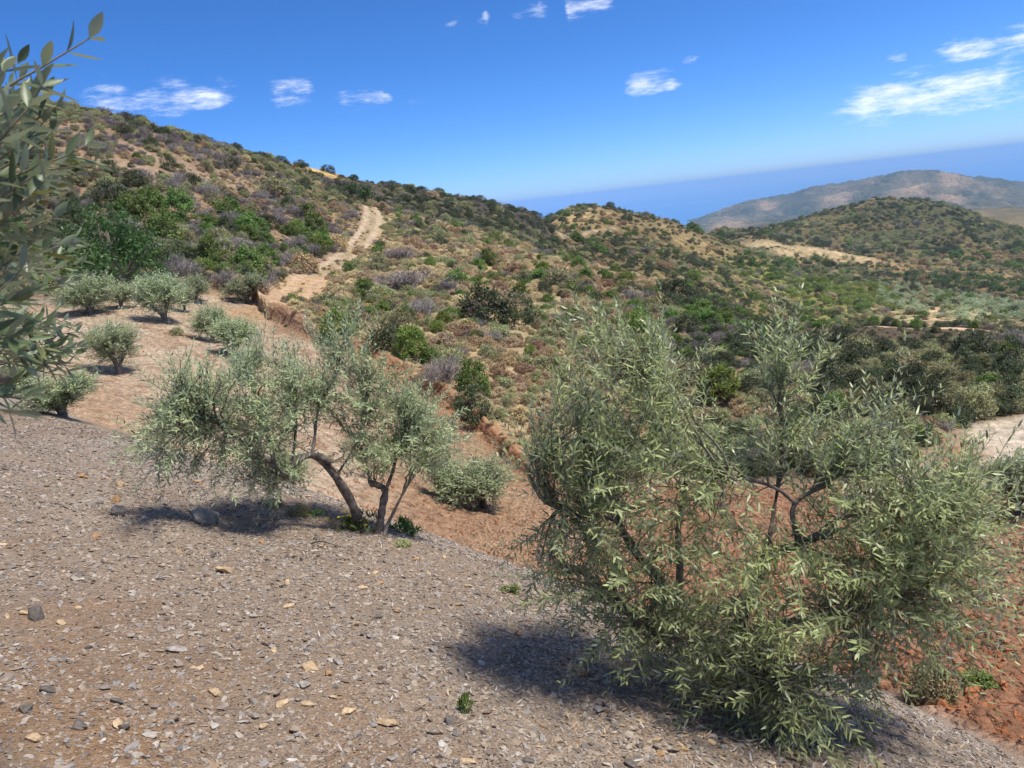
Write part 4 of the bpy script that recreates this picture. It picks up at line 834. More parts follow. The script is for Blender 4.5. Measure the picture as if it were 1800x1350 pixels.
for a in [(404, 385, 42, 'green', 'green shrub halfway up the left hill, right of another green shrub'), (319, 384, 44, 'green', 'green tall shrub on the left hill above the big dark tree', 1.3), (268, 366, 40, 'green', 'green shrub upslope of the big dark tree on the left hill'),
          (198, 362, 56, 'dark', 'wide dark green shrub on the left hill by the hanging olive leaves'), (232, 386, 52, 'green', 'broad green shrub just above the big dark tree crown'), (290, 425, 48, 'green', 'green shrub touching the right shoulder of the big dark tree', 1.3),
          (366, 416, 28, 'green', 'small bright green shrub in the bare brown part of the left hill'), (541, 388, 34, 'green', 'upper green shrub left of the dirt track'), (524, 411, 30, 'lime', 'yellow-green shrub among rusty scrub left of the track'), (556, 411, 34, 'green', 'green shrub among rusty scrub close left of the track', 1.3),
          (561, 442, 32, 'lime', 'bright green round shrub left of the track beside a tan bush'), (375, 462, 42, 'green', 'green shrub near the foot of the left hill, left of two others', 1.2), (400, 462, 24, 'lime', 'small yellow-green shrub at the foot of the left hill'), (438, 482, 52, 'green', 'large green shrub at the hill foot above the lone young olive', 1.1),
          (466, 462, 38, 'green', 'green shrub at the hill foot right of the largest one'), (360, 486, 36, 'lime', 'yellow-green shrub beside a dead grey bush at the hill foot'), (323, 492, 60, 'dead', 'dead greyish bush at the hill foot right of the big dark tree'), (394, 500, 40, 'dead', 'rounded dead brown-grey bush behind the young olives'),
          (592, 437, 38, 'rust', 'tan rounded bush beside the bend of the dirt track'), (536, 475, 46, 'rust', 'rust-brown bush at the foot of the slope left of the track'), (238, 332, 38, 'dark', 'dark shrub on the pale bare band of the left hill'), (194, 304, 28, 'dark', 'small dark shrub above the bare band near the hanging olive leaves'),
          (338, 326, 26, 'dark', 'dark shrub at the lower edge of the bare band'), (478, 346, 50, 'grey', 'large grey-green bush near the top of the left hill'), (389, 434, 26, 'dead', 'small pale dead bush in the middle of the left hill'), (602, 372, 20, 'dead', 'bleached dead bush by the top of the dirt track', 1.5),
          (597, 590, 56, 'lime', 'round yellow-green shrub on the edge of the orchard, above the eroded bank'), (724, 632, 56, 'lime', 'tall yellow-green juniper-like shrub at the orchard edge', 1.35), (757, 640, 34, 'green', 'small green shrub against the tall yellow-green one', 1.2), (640, 516, 34, 'green', 'dark green round shrub beside the lower track'),
          (672, 528, 26, 'broom', 'yellow-flowered bush beside the lower track'), (700, 505, 105, 'dead', 'wide mat of dead purple-grey twigs right of the track', .55), (697, 455, 62, 'dead', 'upper patch of dead purple-grey twigs near the track', .6), (780, 668, 74, 'dead', 'dome of dead grey twigs at the orchard edge'),
          (832, 690, 56, 'green', 'green bush right of the dome of dead twigs', 1.3), (830, 728, 66, 'dark', 'dark green bush at the lowest edge of the scrub by the red soil', 1.2), (850, 565, 86, 'dark', 'large dark green bush in the middle of the scrub slope'), (908, 572, 76, 'cistus', 'wide bush with pale flowers in the middle of the scrub slope'),
          (820, 592, 40, 'rust', 'tan bush below the large dark bush of the scrub slope'), (853, 592, 34, 'dry', 'pale straw tuft below the large dark bush of the scrub slope'), (877, 470, 24, 'broom', 'yellow-flowered bush high on the scrub slope'), (893, 508, 24, 'broom', 'yellow-flowered bush in the upper scrub, below another one'),
          (1016, 474, 28, 'green', 'round green bush near the crest of the scrub slope'), (990, 506, 46, 'grey', 'large grey-green bush high on the scrub slope', 1.2), (612, 478, 22, 'green', 'small green bush on the right verge of the track'), (663, 447, 20, 'green', 'low green bush on the verge of the upper track'),
          (680, 612, 66, 'dark', 'dark leafy bush left of the tall yellow-green shrub'), (1122, 606, 66, 'lime', 'big rounded yellow-green bush above the crown of the right olive tree', 1.15), (1215, 690, 80, 'grey', 'large grey-green bush right behind the right olive tree', 1.1), (1265, 700, 70, 'lime', 'grey-green rounded bush behind the gap in the right olive tree', 1.0),
          (1213, 612, 18, 'dry', 'small round straw tuft above the right olive tree'), (1795, 850, 70, 'dark', 'dark bush at the right edge beside the pale dirt road', .9)]:
    hp(*a[:5], *( [a[5]] if len(a) > 5 else []), rmin=18, var=len(TAKEN))
leafy_tree(800, 402, 38, 24, M_GREEN, 'bright green bush on the crest below the dark ridge', rlobes(6, .2, .3, .25, .6), 1500, .08, .03, 60, 'crest_bush', 'shrub')
leafy_tree(878, 425, 44, 24, M_GREEN, 'second bright green bush on the crest, right of the first', rlobes(6, .2, .3, .25, .6), 1500, .08, .03, 60, 'crest_bush', 'shrub')

# ------------------------------------------------------------------ young olives of the orchard
def small_olive(seed):
    wood = Tubes(); twigs = Tubes(); lv = Leaves(); nb = []
    for k in range(rng.integers(3, 5)):
        a = k * 2.1 + rng.uniform(-.4, .4); d = np.array([math.cos(a), math.sin(a), 0])
        p = spline([[0, 0, -.1], d * .04 + ZUP * .22, d * .16 + ZUP * .45, d * .30 + ZUP * .72], 12); wood.add(p, np.linspace(.06, .018, len(p)), 6, .12); nb.append(p[5:])
    nb = np.concatenate(nb)
    lob_ = rdir(4)
    for _ in range(130):
        d = rdir(); d = unit(d + .5 * lob_[rng.integers(0, 4)]); d[2] = d[2] * .85 + .08; e = np.array([0, 0, .74]) + d * rng.uniform(.3, .82) ** .8 * np.array([.95, .95, .86]); k = rng.choice(np.argsort(np.linalg.norm(nb - e, axis=1))[:8])
        p = branch(twigs, nb[k], ZUP + rdir() * .4, e, .012, .005, .4)
        for t in rng.uniform(.4, 1, 6):
            i = min(int(t * 8), 7); shoot(lv, twigs, p[i], unit(d * .5 + ZUP * .5 + rdir() * .7), rng.uniform(.2, .4), .09, .026, .05, .3, .003)
    return wood, twigs, lv
OL = []
for k in range(6):
    w_, t_w, l_ = small_olive(k); OL.append((w_.mesh('trunk'), t_w.mesh('branches'), l_.mesh('foliage', 0)))
def orchard_tree(u, v, wpx, hpx, label, k, rmin=14):
    p, r = hit(u, v, rmin); s = wpx * r / FPX / 1.3; h = hpx * r / FPX / 1.5
    o = obj('olive_tree', None); o.location = p; o.scale = (s * 1.12, s * 1.0, h * 1.08); o.rotation_euler = (random.uniform(-.22, .22), random.uniform(-.22, .22), k * 1.7); tag(o, label, 'olive tree', 'young olive trees in the orchard'); TAKEN.append((p[0], p[1], .5))
    a, b, c = OL[k % 6]; obj('trunk', a, M_BARK, o); obj('branches', b, M_TWIG, o); obj('foliage', c, M_OLIVE2, o); return o
for k, a in enumerate([(437, 532, 60, 47, 'young olive standing alone at the start of the dirt track'), (345, 531, 50, 42, 'young olive in the back row below the dead grey bush'), (292, 568, 74, 78, 'tallest young olive of the cluster below the big dark tree'), (325, 548, 34, 42, 'small young olive right against the tallest of the back cluster'),
        (213, 541, 44, 40, 'small round young olive in front of the big dark tree'), (160, 553, 90, 62, 'wide young olive half behind the hanging leaves, below the dark tree'), (268, 530, 48, 42, 'young olive half hidden behind the tallest of the back cluster'), (375, 600, 58, 60, 'left one of two touching young olives in the middle of the pale soil'), (413, 622, 78, 58, 'right one of two touching young olives in the middle of the pale soil'),
        (210, 658, 82, 80, 'young olive alone on the pale soil at left, with a dark shadow'), (440, 668, 62, 58, 'young olive just behind the top of the wide olive tree'), (112, 732, 112, 66, 'low spreading young olive nearest the left gravel edge'), (50, 700, 90, 60, 'young olive behind the hanging leaves at the left edge'), (852, 893, 132, 98, 'grey-green young olive alone on the red soil between the two large olives'),
        (520, 885, 96, 74, 'young olive seen under the bent limb of the wide olive tree'), (770, 870, 70, 70, 'young olive just right of the wide olive tree crown'), (1792, 960, 110, 100, 'young olive at the right edge below the dirt road'), (20, 610, 80, 60, 'young olive at the far left edge behind the hanging leaves')]): orchard_tree(*a, k)
# a small sapling and weeds in the red soil and on the bank
def weed(u, v, wpx, label, kind='weed', hs=1.0, name='weed', cat='weed', rmin=0):
    p, r = hit(u, v, rmin); return place(name, KIND[kind][int(u) % len(KIND[kind])], p[0], p[1], wpx * r / FPX, hs, label, cat)
for a in [(713, 938, 58, 'leafy green weed right of the stems of the wide olive', 'weed', 1.0), (782, 872, 40, 'small weed on the red soil behind the wide olive', 'weed', .5), (820, 1250, 32, 'upright thin weed on the gravel in the foreground', 'weed', 2.2), (893, 1040, 46, 'low weed at the gravel edge left of the right olive', 'weed', .5), (1515, 1312, 40, 'low weed at the gravel edge under the right olive', 'weed', .5),
          (525, 905, 50, 'grey-green weed on the gravel edge left of the bent limb', 'grey', .7), (555, 908, 34, 'small weed left of the yellow flowers', 'weed', .7), (480, 890, 46, 'weed on the gravel edge below the wide olive crown', 'grey', .5), (705, 958, 40, 'tiny pale weed on the gravel below the dead stick', 'grey', .5), (1640, 1225, 90, 'thin sapling on the red soil at lower right', 'grey', 1.3), (1720, 1195, 60, 'low weed on the red soil at the right edge', 'weed', .4), (310, 588, 26, 'small weed on the pale orchard soil', 'grey', .8)]:
    weed(*a)
p, r = hit(622, 930); fl = Leaves(); lvw = Leaves()
for _ in range(46):
    q = np.array([*(rng.normal(size=2) * .10), 0]); h = rng.uniform(.05, .2); lvw.add([q + ZUP * h * .3] * 3, rdir(3) + ZUP, rdir(3), .09, .02)
    if rng.random() < .6: fl.add([q + ZUP * h] * 6, np.array([[math.cos(t), math.sin(t), .25] for t in np.arange(6) * 1.047]), ZUP, .022, .013)
o = obj('yellow_flowers', None); o.location = p; obj('leaves', lvw.mesh('leaves', 1), M_GREEN, o); obj('petals', fl.mesh('petals', 1), M_BROOM, o, kind='stuff'); tag(o, 'clump of yellow flowers at the foot of the bent olive stem', 'flowers')
p, r = hit(575, 960); tb = Tubes(); tb.add(spline([[-.14, .05, .02], [-.03, .0, .05], [.06, -.04, .03], [.17, -.09, .01]], 9), np.linspace(.008, .004, 10), 5); tb.add(spline([[.05, -.03, .03], [.09, .02, .06], [.12, .05, .08]], 6), .003, 4)
o = obj('stick', tb.mesh('stick'), M_BARK); o.location = p; tag(o, 'thin dry stick lying on the gravel below the wide olive', 'stick')

# ------------------------------------------------------------------ scattering
def scatter(name, protos, P, rot, scl, idx, **props):
    """one object of uncountable stuff: points that carry copies of the given meshes"""
    c = bpy.data.collections.new(name + '_forms')
    for k, me in enumerate(protos):
        c.objects.link(bpy.data.objects.new('%s_form_%03d' % (name, k), me))
    me = bpy.data.meshes.new(name); me.vertices.add(len(P)); me.vertices.foreach_set('co', np.asarray(P, np.float32).ravel())
    a = me.attributes.new('rot', 'FLOAT_VECTOR', 'POINT'); a.data.foreach_set('vector', np.asarray(rot, np.float32).ravel())
    a = me.attributes.new('scl', 'FLOAT_VECTOR', 'POINT'); a.data.foreach_set('vector', np.asarray(scl, np.float32).ravel())
    a = me.attributes.new('idx', 'INT', 'POINT'); a.data.foreach_set('value', np.asarray(idx, np.int32))
    o = obj(name, me, None, kind='stuff', **props)
    g = bpy.data.node_groups.new(name, 'GeometryNodeTree'); g.interface.new_socket('Geometry', in_out='INPUT', socket_type='NodeSocketGeometry'); g.interface.new_socket('Geometry', in_out='OUTPUT', socket_type='NodeSocketGeometry')
    gi = g.nodes.new('NodeGroupInput'); go = g.nodes.new('NodeGroupOutput'); ip = g.nodes.new('GeometryNodeInstanceOnPoints'); ci = g.nodes.new('GeometryNodeCollectionInfo')
    ci.inputs['Collection'].default_value = c; ci.inputs['Separate Children'].default_value = True; ci.inputs['Reset Children'].default_value = True
    def at(nm, ty):
        n = g.nodes.new('GeometryNodeInputNamedAttribute'); n.data_type = ty; n.inputs['Name'].default_value = nm; return n.outputs['Attribute']
    e2r = g.nodes.new('FunctionNodeEulerToRotation'); g.links.new(at('rot', 'FLOAT_VECTOR'), e2r.inputs[0])
    g.links.new(gi.outputs[0], ip.inputs['Points']); g.links.new(ci.outputs[0], ip.inputs['Instance']); ip.inputs['Pick Instance'].default_value = True
    g.links.new(at('idx', 'INT'), ip.inputs['Instance Index']); g.links.new(e2r.outputs[0], ip.inputs['Rotation']); g.links.new(at('scl', 'FLOAT_VECTOR'), ip.inputs['Scale']); g.links.new(ip.outputs[0], go.inputs[0])
    o.modifiers.new('scatter', 'NODES').node_group = g
    return o
def rot_z(n, tilt=.1): return np.stack([rng.uniform(-tilt, tilt, n), rng.uniform(-tilt, tilt, n), rng.uniform(0, 6.283, n)], 1)
KN = list(KINFO)
def choose(x, y, wts, spread):           # kind of each plant, in loose patches
    s = np.stack([np.log(np.maximum(wts[k], 1e-4)) + 2.3 * fbm(x / spread, y / spread, 200 + 13 * i, 3) + rng.gumbel(size=len(x)) * .65 for i, k in enumerate(KN)]); return s.argmax(0)
def wmixs(*rows):                        # blend weight tables by masks
    tot = {k: 0.0 for k in KN}
    for m, t in rows:
        for k in KN: tot[k] = tot[k] + m * t.get(k, 0.0)
    return tot
# near hillside, 20 - 112 m
n = 17000
r = np.sqrt(rng.uniform(20 ** 2, 112 ** 2, n)); a = rng.uniform(-39, 39.5, n) * D2R
r2 = np.sqrt(rng.uniform(20 ** 2, 60 ** 2, 5200)); r = np.concatenate([r, r2]); a = np.concatenate([a, rng.uniform(-39, 39.5, len(r2)) * D2R])
x, y = r * np.sin(a), r * np.cos(a); nn = fbm(x / 6, y / 6, 71, 3)
keep = (r > foot_r(a) + .6 + 1.0 * ((a < 3 * D2R) & (a > -22 * D2R))) & (pdist(x, y, TRACK) > 1.35 + nn) & (pdist(x, y, ROAD_R) > 1.7) & (pdist(x, y, BENCH) > .9)
bare = sum(blob(x, y, u, v, w, h, 40) for (u, v, w, h) in [(190, 292, 70, 9), (270, 305, 60, 9), (360, 312, 60, 8), (420, 318, 50, 6), (320, 295, 70, 6)]) + 1.1 * blob(x, y, 560, 512, 55, 20, 38) + 1.2 * blob(x, y, 1680, 800, 45, 25, 18) * (r < 28) + 1.2 * blob(x, y, 520, 578, 34, 12, 38)
keep &= rng.random(len(x)) > np.clip(bare * .85, 0, .8)
keep &= (rng.random(len(x)) < .86 + .5 * nn) | (a > 13 * D2R) | left_of_track(x, y)
for tx, ty, tr in TAKEN: keep &= (x - tx) ** 2 + (y - ty) ** 2 > tr * tr
x, y, r, a = x[keep], y[keep], r[keep], a[keep]
left = left_of_track(x, y).astype(float); dk = sstep(10, 16, a / D2R + 3 * fbm(x / 7, y / 7, 72, 2)) * (1 - left); mid = (1 - left) * (1 - dk); up = sstep(66, 80, r) * left
wts = wmixs((left * (1 - up), dict(green=.08, lime=.03, dark=.17, grey=.28, dry=.09, rust=.24, dead=.24, broom=.004, cistus=.01)), (up, dict(dark=.10, grey=.36, dry=.17, rust=.28, dead=.20, green=.01)),
            (mid, dict(green=.04, lime=.07, dark=.02, cistus=.03, grey=.28, dry=.55, rust=.20, dead=.07, broom=.02)), (dk, dict(green=.12, lime=.02, dark=.38, cistus=.20, grey=.20, dry=.03, rust=.06, dead=.16)))
ki = choose(x, y, wts, 9.0)
sz = np.empty(len(x))
for i, k in enumerate(KN):
    m = ki == i; lo, hi = KINFO[k][4]; sz[m] = (lo + (hi - lo) * rng.random(m.sum()) ** 1.8) * np.where(rng.random(m.sum()) < .13, 1.6, 1.0)
sz *= np.where(dk > .5, .92, 1.0) * np.where(r < 34, .85, 1) * np.where((a > 17 * D2R) & (r > 40), .55, 1) * np.where((pdist(x, y, BENCH) < 4.5) & (r < 47), .5, 1)
hzv = hz(x, y); pu, pv_, w = pixel(x, y, hzv + .3)
inview = (pu > -10) & (pu < 1810) & (pv_ > 0) & (pv_ < 1350)
solo = np.zeros(len(x), bool)
for i, k in enumerate(KN):
    m = np.where((ki == i) & inview)[0]; m = m[np.argsort(-sz[m] / w[m])][:200]; solo[m] = True
    nm, cat, lab, grp, _, hs_ = KINFO[k]
    for q in m: place(nm, KIND[k][q % len(KIND[k])], float(x[q]), float(y[q]), float(sz[q]), hs_ * random.uniform(.8, 1.2), near_label(('large ' if sz[q] / w[q] * FPX > 38 else 'small ' if sz[q] / w[q] * FPX < 19 else '') + SHORT[k], pu[q], pv_[q]), cat, grp)
rest = np.where(~solo)[0]; protos = [me for k in KN for me in KIND[k]]; starts = np.cumsum([0] + [len(KIND[k]) for k in KN])
def pidx(kinds): return np.array([starts[k] + rng.integers(0, len(KIND[KN[k]])) for k in kinds])
hsv = np.array([KINFO[k][5] for k in KN])
scatter('hillside_scrub', protos, np.stack([x[rest], y[rest], hzv[rest] - .03], 1), rot_z(len(rest)), np.stack([sz[rest], sz[rest], sz[rest] * hsv[ki[rest]] * rng.uniform(.75, 1.2, len(rest))], 1), pidx(ki[rest]), label='low mixed scrub filling the gaps on the near hillsides', category='scrub')
print('near shrubs', len(x), 'solo', solo.sum())
# far slopes, 112 - 900 m
n = 44000
r = np.exp(rng.uniform(math.log(108), math.log(880), n)); a = rng.uniform(-39, 39.5, n) * D2R; r[-11000:] = rng.uniform(530, 860, 11000); a[-11000:] = rng.uniform(12, 39.5, 11000) * D2R; x, y = r * np.sin(a), r * np.cos(a); z = hz(x, y)
nn = fbm(x / 40, y / 40, 81, 4)
dark_r = (a < 4.5 * D2R) & (r < 240); goldf = sum(blob(x, y, u, v, w_, h, 250) for (u, v, w_, h) in [(1040, 372, 70, 8), (1120, 380, 60, 8), (1190, 408, 60, 12), (1250, 432, 50, 8)]); field = sum(blob(x, y, u, v, w_, h, 300) for (u, v, w_, h) in [(1350, 430, 32, 6), (1325, 436, 28, 6), (1430, 440, 34, 5), (1470, 448, 40, 6), (1390, 446, 30, 5), (1520, 458, 30, 6)])
rh = r > 530; terr = ((z + 1.5 * nn) / 5.5) % 1.0
oliv = blob(x, y, 1680, 548, 100, 14, 120)
prob = np.where(dark_r, .95, .75 + .5 * nn) * (1 - .45 * np.clip(goldf, 0, 1)) * (1 - np.clip(field * 1.3, 0, 1)) * np.where(rh & (terr < .5), .3, 1.25) * (1 - .8 * np.clip(oliv, 0, 1)) * (1 - .92 * ((a < -8 * D2R) & (r > 120))) * (pdist(x, y, ROAD_F) > 2.5)
keep = rng.random(n) < prob; x, y, r, a, z = x[keep], y[keep], r[keep], a[keep], z[keep]; dark_r = dark_r[keep]
wts = wmixs((dark_r * 1.0, dict(dark=.55, dead=.25, grey=.25, cistus=.03, dry=.02)), ((~dark_r) * 1.0, dict(dark=.34, green=.14, lime=.05, grey=.30, dry=.06, rust=.10, dead=.08)))
ki = choose(x, y, wts, 30.0); sz = np.clip(np.exp(rng.normal(.15, .42, len(x))), .5, 3.2) * np.clip(r / 170, .75, 3.2) ** .7
scatter('far_scrub', protos, np.stack([x, y, z - .05], 1), rot_z(len(x)), np.stack([sz, sz, sz * rng.uniform(.6, 1.0, len(x))], 1), pidx(ki), label='scrub covering the farther hills and ridges', category='scrub')
print('far shrubs', len(x))
# countable bushes and trees across the valley
def inpix(u0, v0, u1, v1, num, rmin, poly=None, minsep=0):
    out = []; tries = 0
    while len(out) < num and tries < num * 12:
        tries += 1; u = random.uniform(u0, u1); v = random.uniform(v0, v1)
        if poly and not poly(u, v): continue
        p, r_ = hit(u, v, rmin)
        if minsep and any((p[0] - q[0]) ** 2 + (p[1] - q[1]) ** 2 < minsep ** 2 for q, _ in out): continue
        out.append((p, r_))
    return out
def clump(lv, mat, name):
    me = lv.mesh(name, 0); me.materials.append(mat); return me
def far_crown(mat, name, n=900, squash=.85):
    lv = leafball(n, 1, .10, .05, [(x_, y_, z_ * squash, q) for x_, y_, z_, q in rlobes(6, .2, .28, .3, .68)], mat); return clump(lv, mat, name)
FO = [far_crown(M_OLIVE2, 'far_olive') for _ in range(3)]; FD = [far_crown(M_TREE, 'far_tree', 900, 1.0) for _ in range(3)]; FG = [far_crown(M_LIME, 'far_bush', 800, .7) for _ in range(3)]
for k, (p, r_) in enumerate(inpix(1545, 492, 1815, 566, 170, 120, lambda u, v: v > 478 + (u - 1500) * .20 and v < 512 + (u - 1500) * .22 + 16 and not (1625 < u < 1680 and 538 < v < 556), 2.6)):
    o = place('olive_tree', FO[k % 3], p[0], p[1], random.uniform(2.6, 3.8), random.uniform(.75, .95), 'small silvery olive tree on the terraces across the valley', 'olive tree', 'olive trees on the far terraces')
for k, (p, r_) in enumerate(inpix(1385, 475, 1580, 548, 130, 120, lambda u, v: v > 470 + (u - 1385) * .12 and v < 530 + (u - 1385) * .10, 1.8)):
    place('valley_bush', FG[k % 3], p[0], p[1], random.uniform(2.4, 4.4), random.uniform(.6, .9), 'lime green bush on the sunny slope across the valley', 'bush', 'lime green bushes across the valley')
for k, (p, r_) in enumerate(inpix(1300, 448, 1500, 482, 34, 200, None, 3)):
    place('valley_tree', FD[k % 3], p[0], p[1], random.uniform(3, 5), random.uniform(.9, 1.2), 'small dark tree near the pale fields across the valley', 'tree', 'dark trees by the pale fields')
for k, (p, r_) in enumerate(inpix(1590, 478, 1800, 515, 60, 250, lambda u, v: v > 478 + (u - 1590) * .08 and v < 496 + (u - 1590) * .13, 3)):
    place('valley_tree', FD[k % 3], p[0], p[1], random.uniform(3, 5.5), random.uniform(.7, 1.0), 'dark tree in the shaded gully below the right hill', 'tree', 'dark trees in the gully')
for k, (u, v) in enumerate([(500, 303), (515, 306), (668, 330), (692, 334), (724, 336), (752, 344), (795, 354), (818, 358), (880, 372), (915, 378), (1025, 370), (1062, 366), (1100, 376), (1150, 392), (1175, 402), (1220, 408), (1160, 388), (1208, 406)]):
    p, r_ = hit(u, v, 100); place('ridge_bush', FD[k % 3], p[0], p[1], random.uniform(9, 17) * r_ / FPX, random.uniform(.6, .9), 'dark bush standing out against the sky on the ridge', 'bush', 'bushes along the skyline')

FANCH = [(1350, 432, 'the left pale field'), (1470, 446, 'the right pale field'), (1650, 548, 'the bare patch of the far terraces'), (1780, 555, 'the right edge of the terraces'), (1560, 510, 'the upper end of the far terraces'), (1440, 520, 'the middle of the sunny slope'), (1400, 490, 'the top of the sunny slope'), (1520, 535, 'the foot of the sunny slope'), (1620, 490, 'the start of the gully'), (1750, 505, 'the right part of the gully'), (625, 325, 'the dark ridge trees'), (760, 345, 'the middle of the dark ridge'), (1040, 368, 'the top of the golden hill'), (1190, 400, 'the right flank of the golden hill')]
for o_ in COL.objects:
    if o_.get('group') in ('olive trees on the far terraces', 'lime green bushes across the valley', 'dark trees by the pale fields', 'dark trees in the gully', 'bushes along the skyline'):
        u_, v_, _w = pixel(*o_.location); o_['label'] = near_label({'olive trees on the far terraces': 'small silvery far olive tree', 'lime green bushes across the valley': 'lime green far bush', 'dark trees by the pale fields': 'small dark far tree', 'dark trees in the gully': 'dark far gully tree', 'bushes along the skyline': 'dark skyline bush'}[o_['group']], float(u_), float(v_), FANCH)

# ------------------------------------------------------------------ stones
def rock_mesh(seed, flat=.4, n=16, pointy=.35):
    rg = np.random.default_rng(seed); bm = bmesh.new()
    for q in unit(rg.normal(size=(n, 3))) * rg.uniform(1 - pointy, 1.05, (n, 1)): bm.verts.new((q[0] * .5 * rg.uniform(.9, 1.1), q[1] * .36, q[2] * .5 * flat))
    bmesh.ops.convex_hull(bm, input=bm.verts); 
    for v in [v for v in bm.verts if not v.link_faces]: bm.verts.remove(v)
    me = bpy.data.meshes.new('stone'); bm.to_mesh(me); bm.free(); return me
CH = []
for k in range(18):
    me = rock_mesh(k, [.22, .35, .5][k % 3], 13); me.materials.append(M_STONE); CH.append(me)
def slope_rot(x, y, zrot, jit):
    e = .05; nx = -(hz(x + e, y) - hz(x - e, y)) / (2 * e); ny = -(hz(x, y + e) - hz(x, y - e)) / (2 * e)
    out = []
    for i in range(len(x)):
        q = Vector((nx[i], ny[i], 1)).to_track_quat('Z', 'Y') @ Quaternion((0, 0, 1), zrot[i]) @ Quaternion((jit[i, 0], jit[i, 1], 0), jit[i, 2]); out.append(q.to_euler()[:])
    return np.array(out)
def bank_points(n, r0, r1, k):
    r = r0 + (r1 - r0) * rng.random(n) ** k; a = rng.uniform(-46, 46, n) * D2R; x, y = r * np.sin(a), r * np.cos(a); ok = bank_z(x, y) > base_z(x, y) + .02
    pu, pv, w = pixel(x, y, hz(x, y)); ok &= (pu > -60) & (pu < 1860) & (pv < 1420) & (pv > 500); return x[ok], y[ok], r[ok]
x1, y1, r1 = bank_points(350000, 1.7, 15, 1.35)
dn = fbm(x1 / .9, y1 / .9, 91, 3); dirt = np.exp(-((x1 + 1.7) ** 2 + (y1 - 2.5) ** 2) / 1.6) * (.75 + .5 * fbm(x1 / .5, y1 / .5, 92, 2)); keep = rng.random(len(x1)) < np.clip(.85 + .8 * dn, .25, 1) * (1 - .65 * np.clip(dirt, 0, 1)); x1, y1, r1 = x1[keep], y1[keep], r1[keep]
sg = np.exp(rng.normal(math.log(.0155), .55, len(x1))) * (1 + np.clip(r1 - 3, 0, 20) * .11); sg = np.clip(sg, .007, .07)
jit = np.concatenate([unit(rng.normal(size=(len(x1), 2))), np.abs(rng.normal(size=(len(x1), 1))) * .35], 1)
scatter('gravel', CH, np.stack([x1, y1, hz(x1, y1) + sg * .05], 1), slope_rot(x1, y1, rng.uniform(0, 6.283, len(x1)), jit), sg[:, None] * rng.uniform(.75, 1.3, (len(x1), 3)), rng.integers(0, len(CH), len(x1)), label='loose broken shale gravel covering the bank in the foreground', category='gravel')
print('gravel', len(x1))
STN = [rock_mesh(100 + k, [.25, .4, .55][k % 3], 22, .3) for k in range(8)]
SC = [(M_ROCKG, 'grey'), (M_ROCKT, 'buff'), (M_ROCKD, 'dark'), (M_ROCKT, 'pale buff'), (M_ROCKG, 'flat grey'), (M_ROCKO, 'orange-brown'), (M_ROCKT, 'tan'), (M_ROCKG, 'blunt grey')]
for me, (mt_, _) in zip(STN, SC): me.materials.append(mt_)
SANCH = [(365, 918, 'the long grey slab'), (67, 1084, 'the dark angular rock at left'), (545, 1176, 'the cream stone'), (685, 1275, 'the buff splinter'), (1250, 1225, 'the right olive trunk'), (640, 930, 'the bent olive stem'), (395, 1007, 'the pale flat upper stone'), (205, 880, 'the orange block'), (765, 1145, 'the grey stone near the shadow'), (205, 1235, 'the long dark flake'), (820, 1240, 'the thin upright weed'), (893, 1040, 'the weed at the gravel edge'), (1055, 1250, 'the pale grey slab'), (310, 1145, 'the bluish flake')]
def lay(name, me, x, y, s, zrot, jitter, label, cat, group=None, lift=.08, sc=(1, 1, 1)):
    e = slope_rot(np.array([x]), np.array([y]), [zrot], np.array([jitter]))[0]
    o = bpy.data.objects.new(name, me); COL.objects.link(o); o.location = (x, y, float(hz(x, y)) + s * lift); o.rotation_euler = e; o.scale = (s * sc[0], s * sc[1], s * sc[2]); return tag(o, label, cat, group)
xs, ys, rs_ = bank_points(1500, 1.9, 9, 1.3); m = min(250, len(xs))
for k in range(m):
    lay('stone', STN[k % 8], float(xs[k]), float(ys[k]), float(rng.uniform(.034, .075) * (1 + .05 * rs_[k])), rng.uniform(0, 6.28), (*unit(rng.normal(size=2)), abs(rng.normal()) * .3), near_label('loose ' + SC[k % 8][1] + ' stone', *[float(q) for q in pixel(xs[k], ys[k], hz(xs[k], ys[k]))[:2]], SANCH), 'stone', 'larger loose stones on the gravel bank')
def big(u, v, wpx, mat, seed, flat, label, zr, sc=(1, 1, 1), jit=(1, 0, .1)):
    p, r_ = hit(u, v); me = rock_mesh(seed, flat, 13, .25); me.materials.append(mat); bv = bmesh.new(); bv.from_mesh(me); bmesh.ops.bevel(bv, geom=list(bv.edges), offset=.018, segments=1, affect='EDGES'); bv.to_mesh(me); bv.free()
    lay('stone', me, p[0], p[1], wpx * r_ / FPX, zr, jit, label, 'stone', None, .10, sc)
big(365, 918, 96, M_ROCKG, 301, .42, 'long grey layered slab, the largest stone on the bank, near the top of the gravel', -.75, (1, .8, 1))
big(212, 905, 46, M_ROCKD, 302, .5, 'dark grey stone left of the long slab', .3)
big(203, 882, 26, M_ROCKO, 303, .9, 'orange block of stone just above the dark grey one', .2)
big(145, 840, 22, M_ROCKO, 304, .5, 'orange flat stone high on the bank at left', .9)
big(212, 855, 22, M_ROCKT, 305, .7, 'pale upright stone high on the bank above the orange block', .4)
big(67, 1084, 40, M_ROCKD, 306, .8, 'dark angular rock at the left of the gravel', .5)
big(395, 1007, 50, M_ROCKT, 307, .3, 'pale flat stone in the middle of the upper gravel', -.2)
big(545, 1176, 46, M_ROCKT, 308, .55, 'cream rounded stone in the middle foreground', .2)
big(578, 1186, 28, M_ROCKO, 309, .6, 'tan-orange stone touching the cream stone in the middle foreground', -.6)
big(537, 1206, 36, M_ROCKG, 310, .3, 'bluish grey flat stone below the cream stone', -.5)
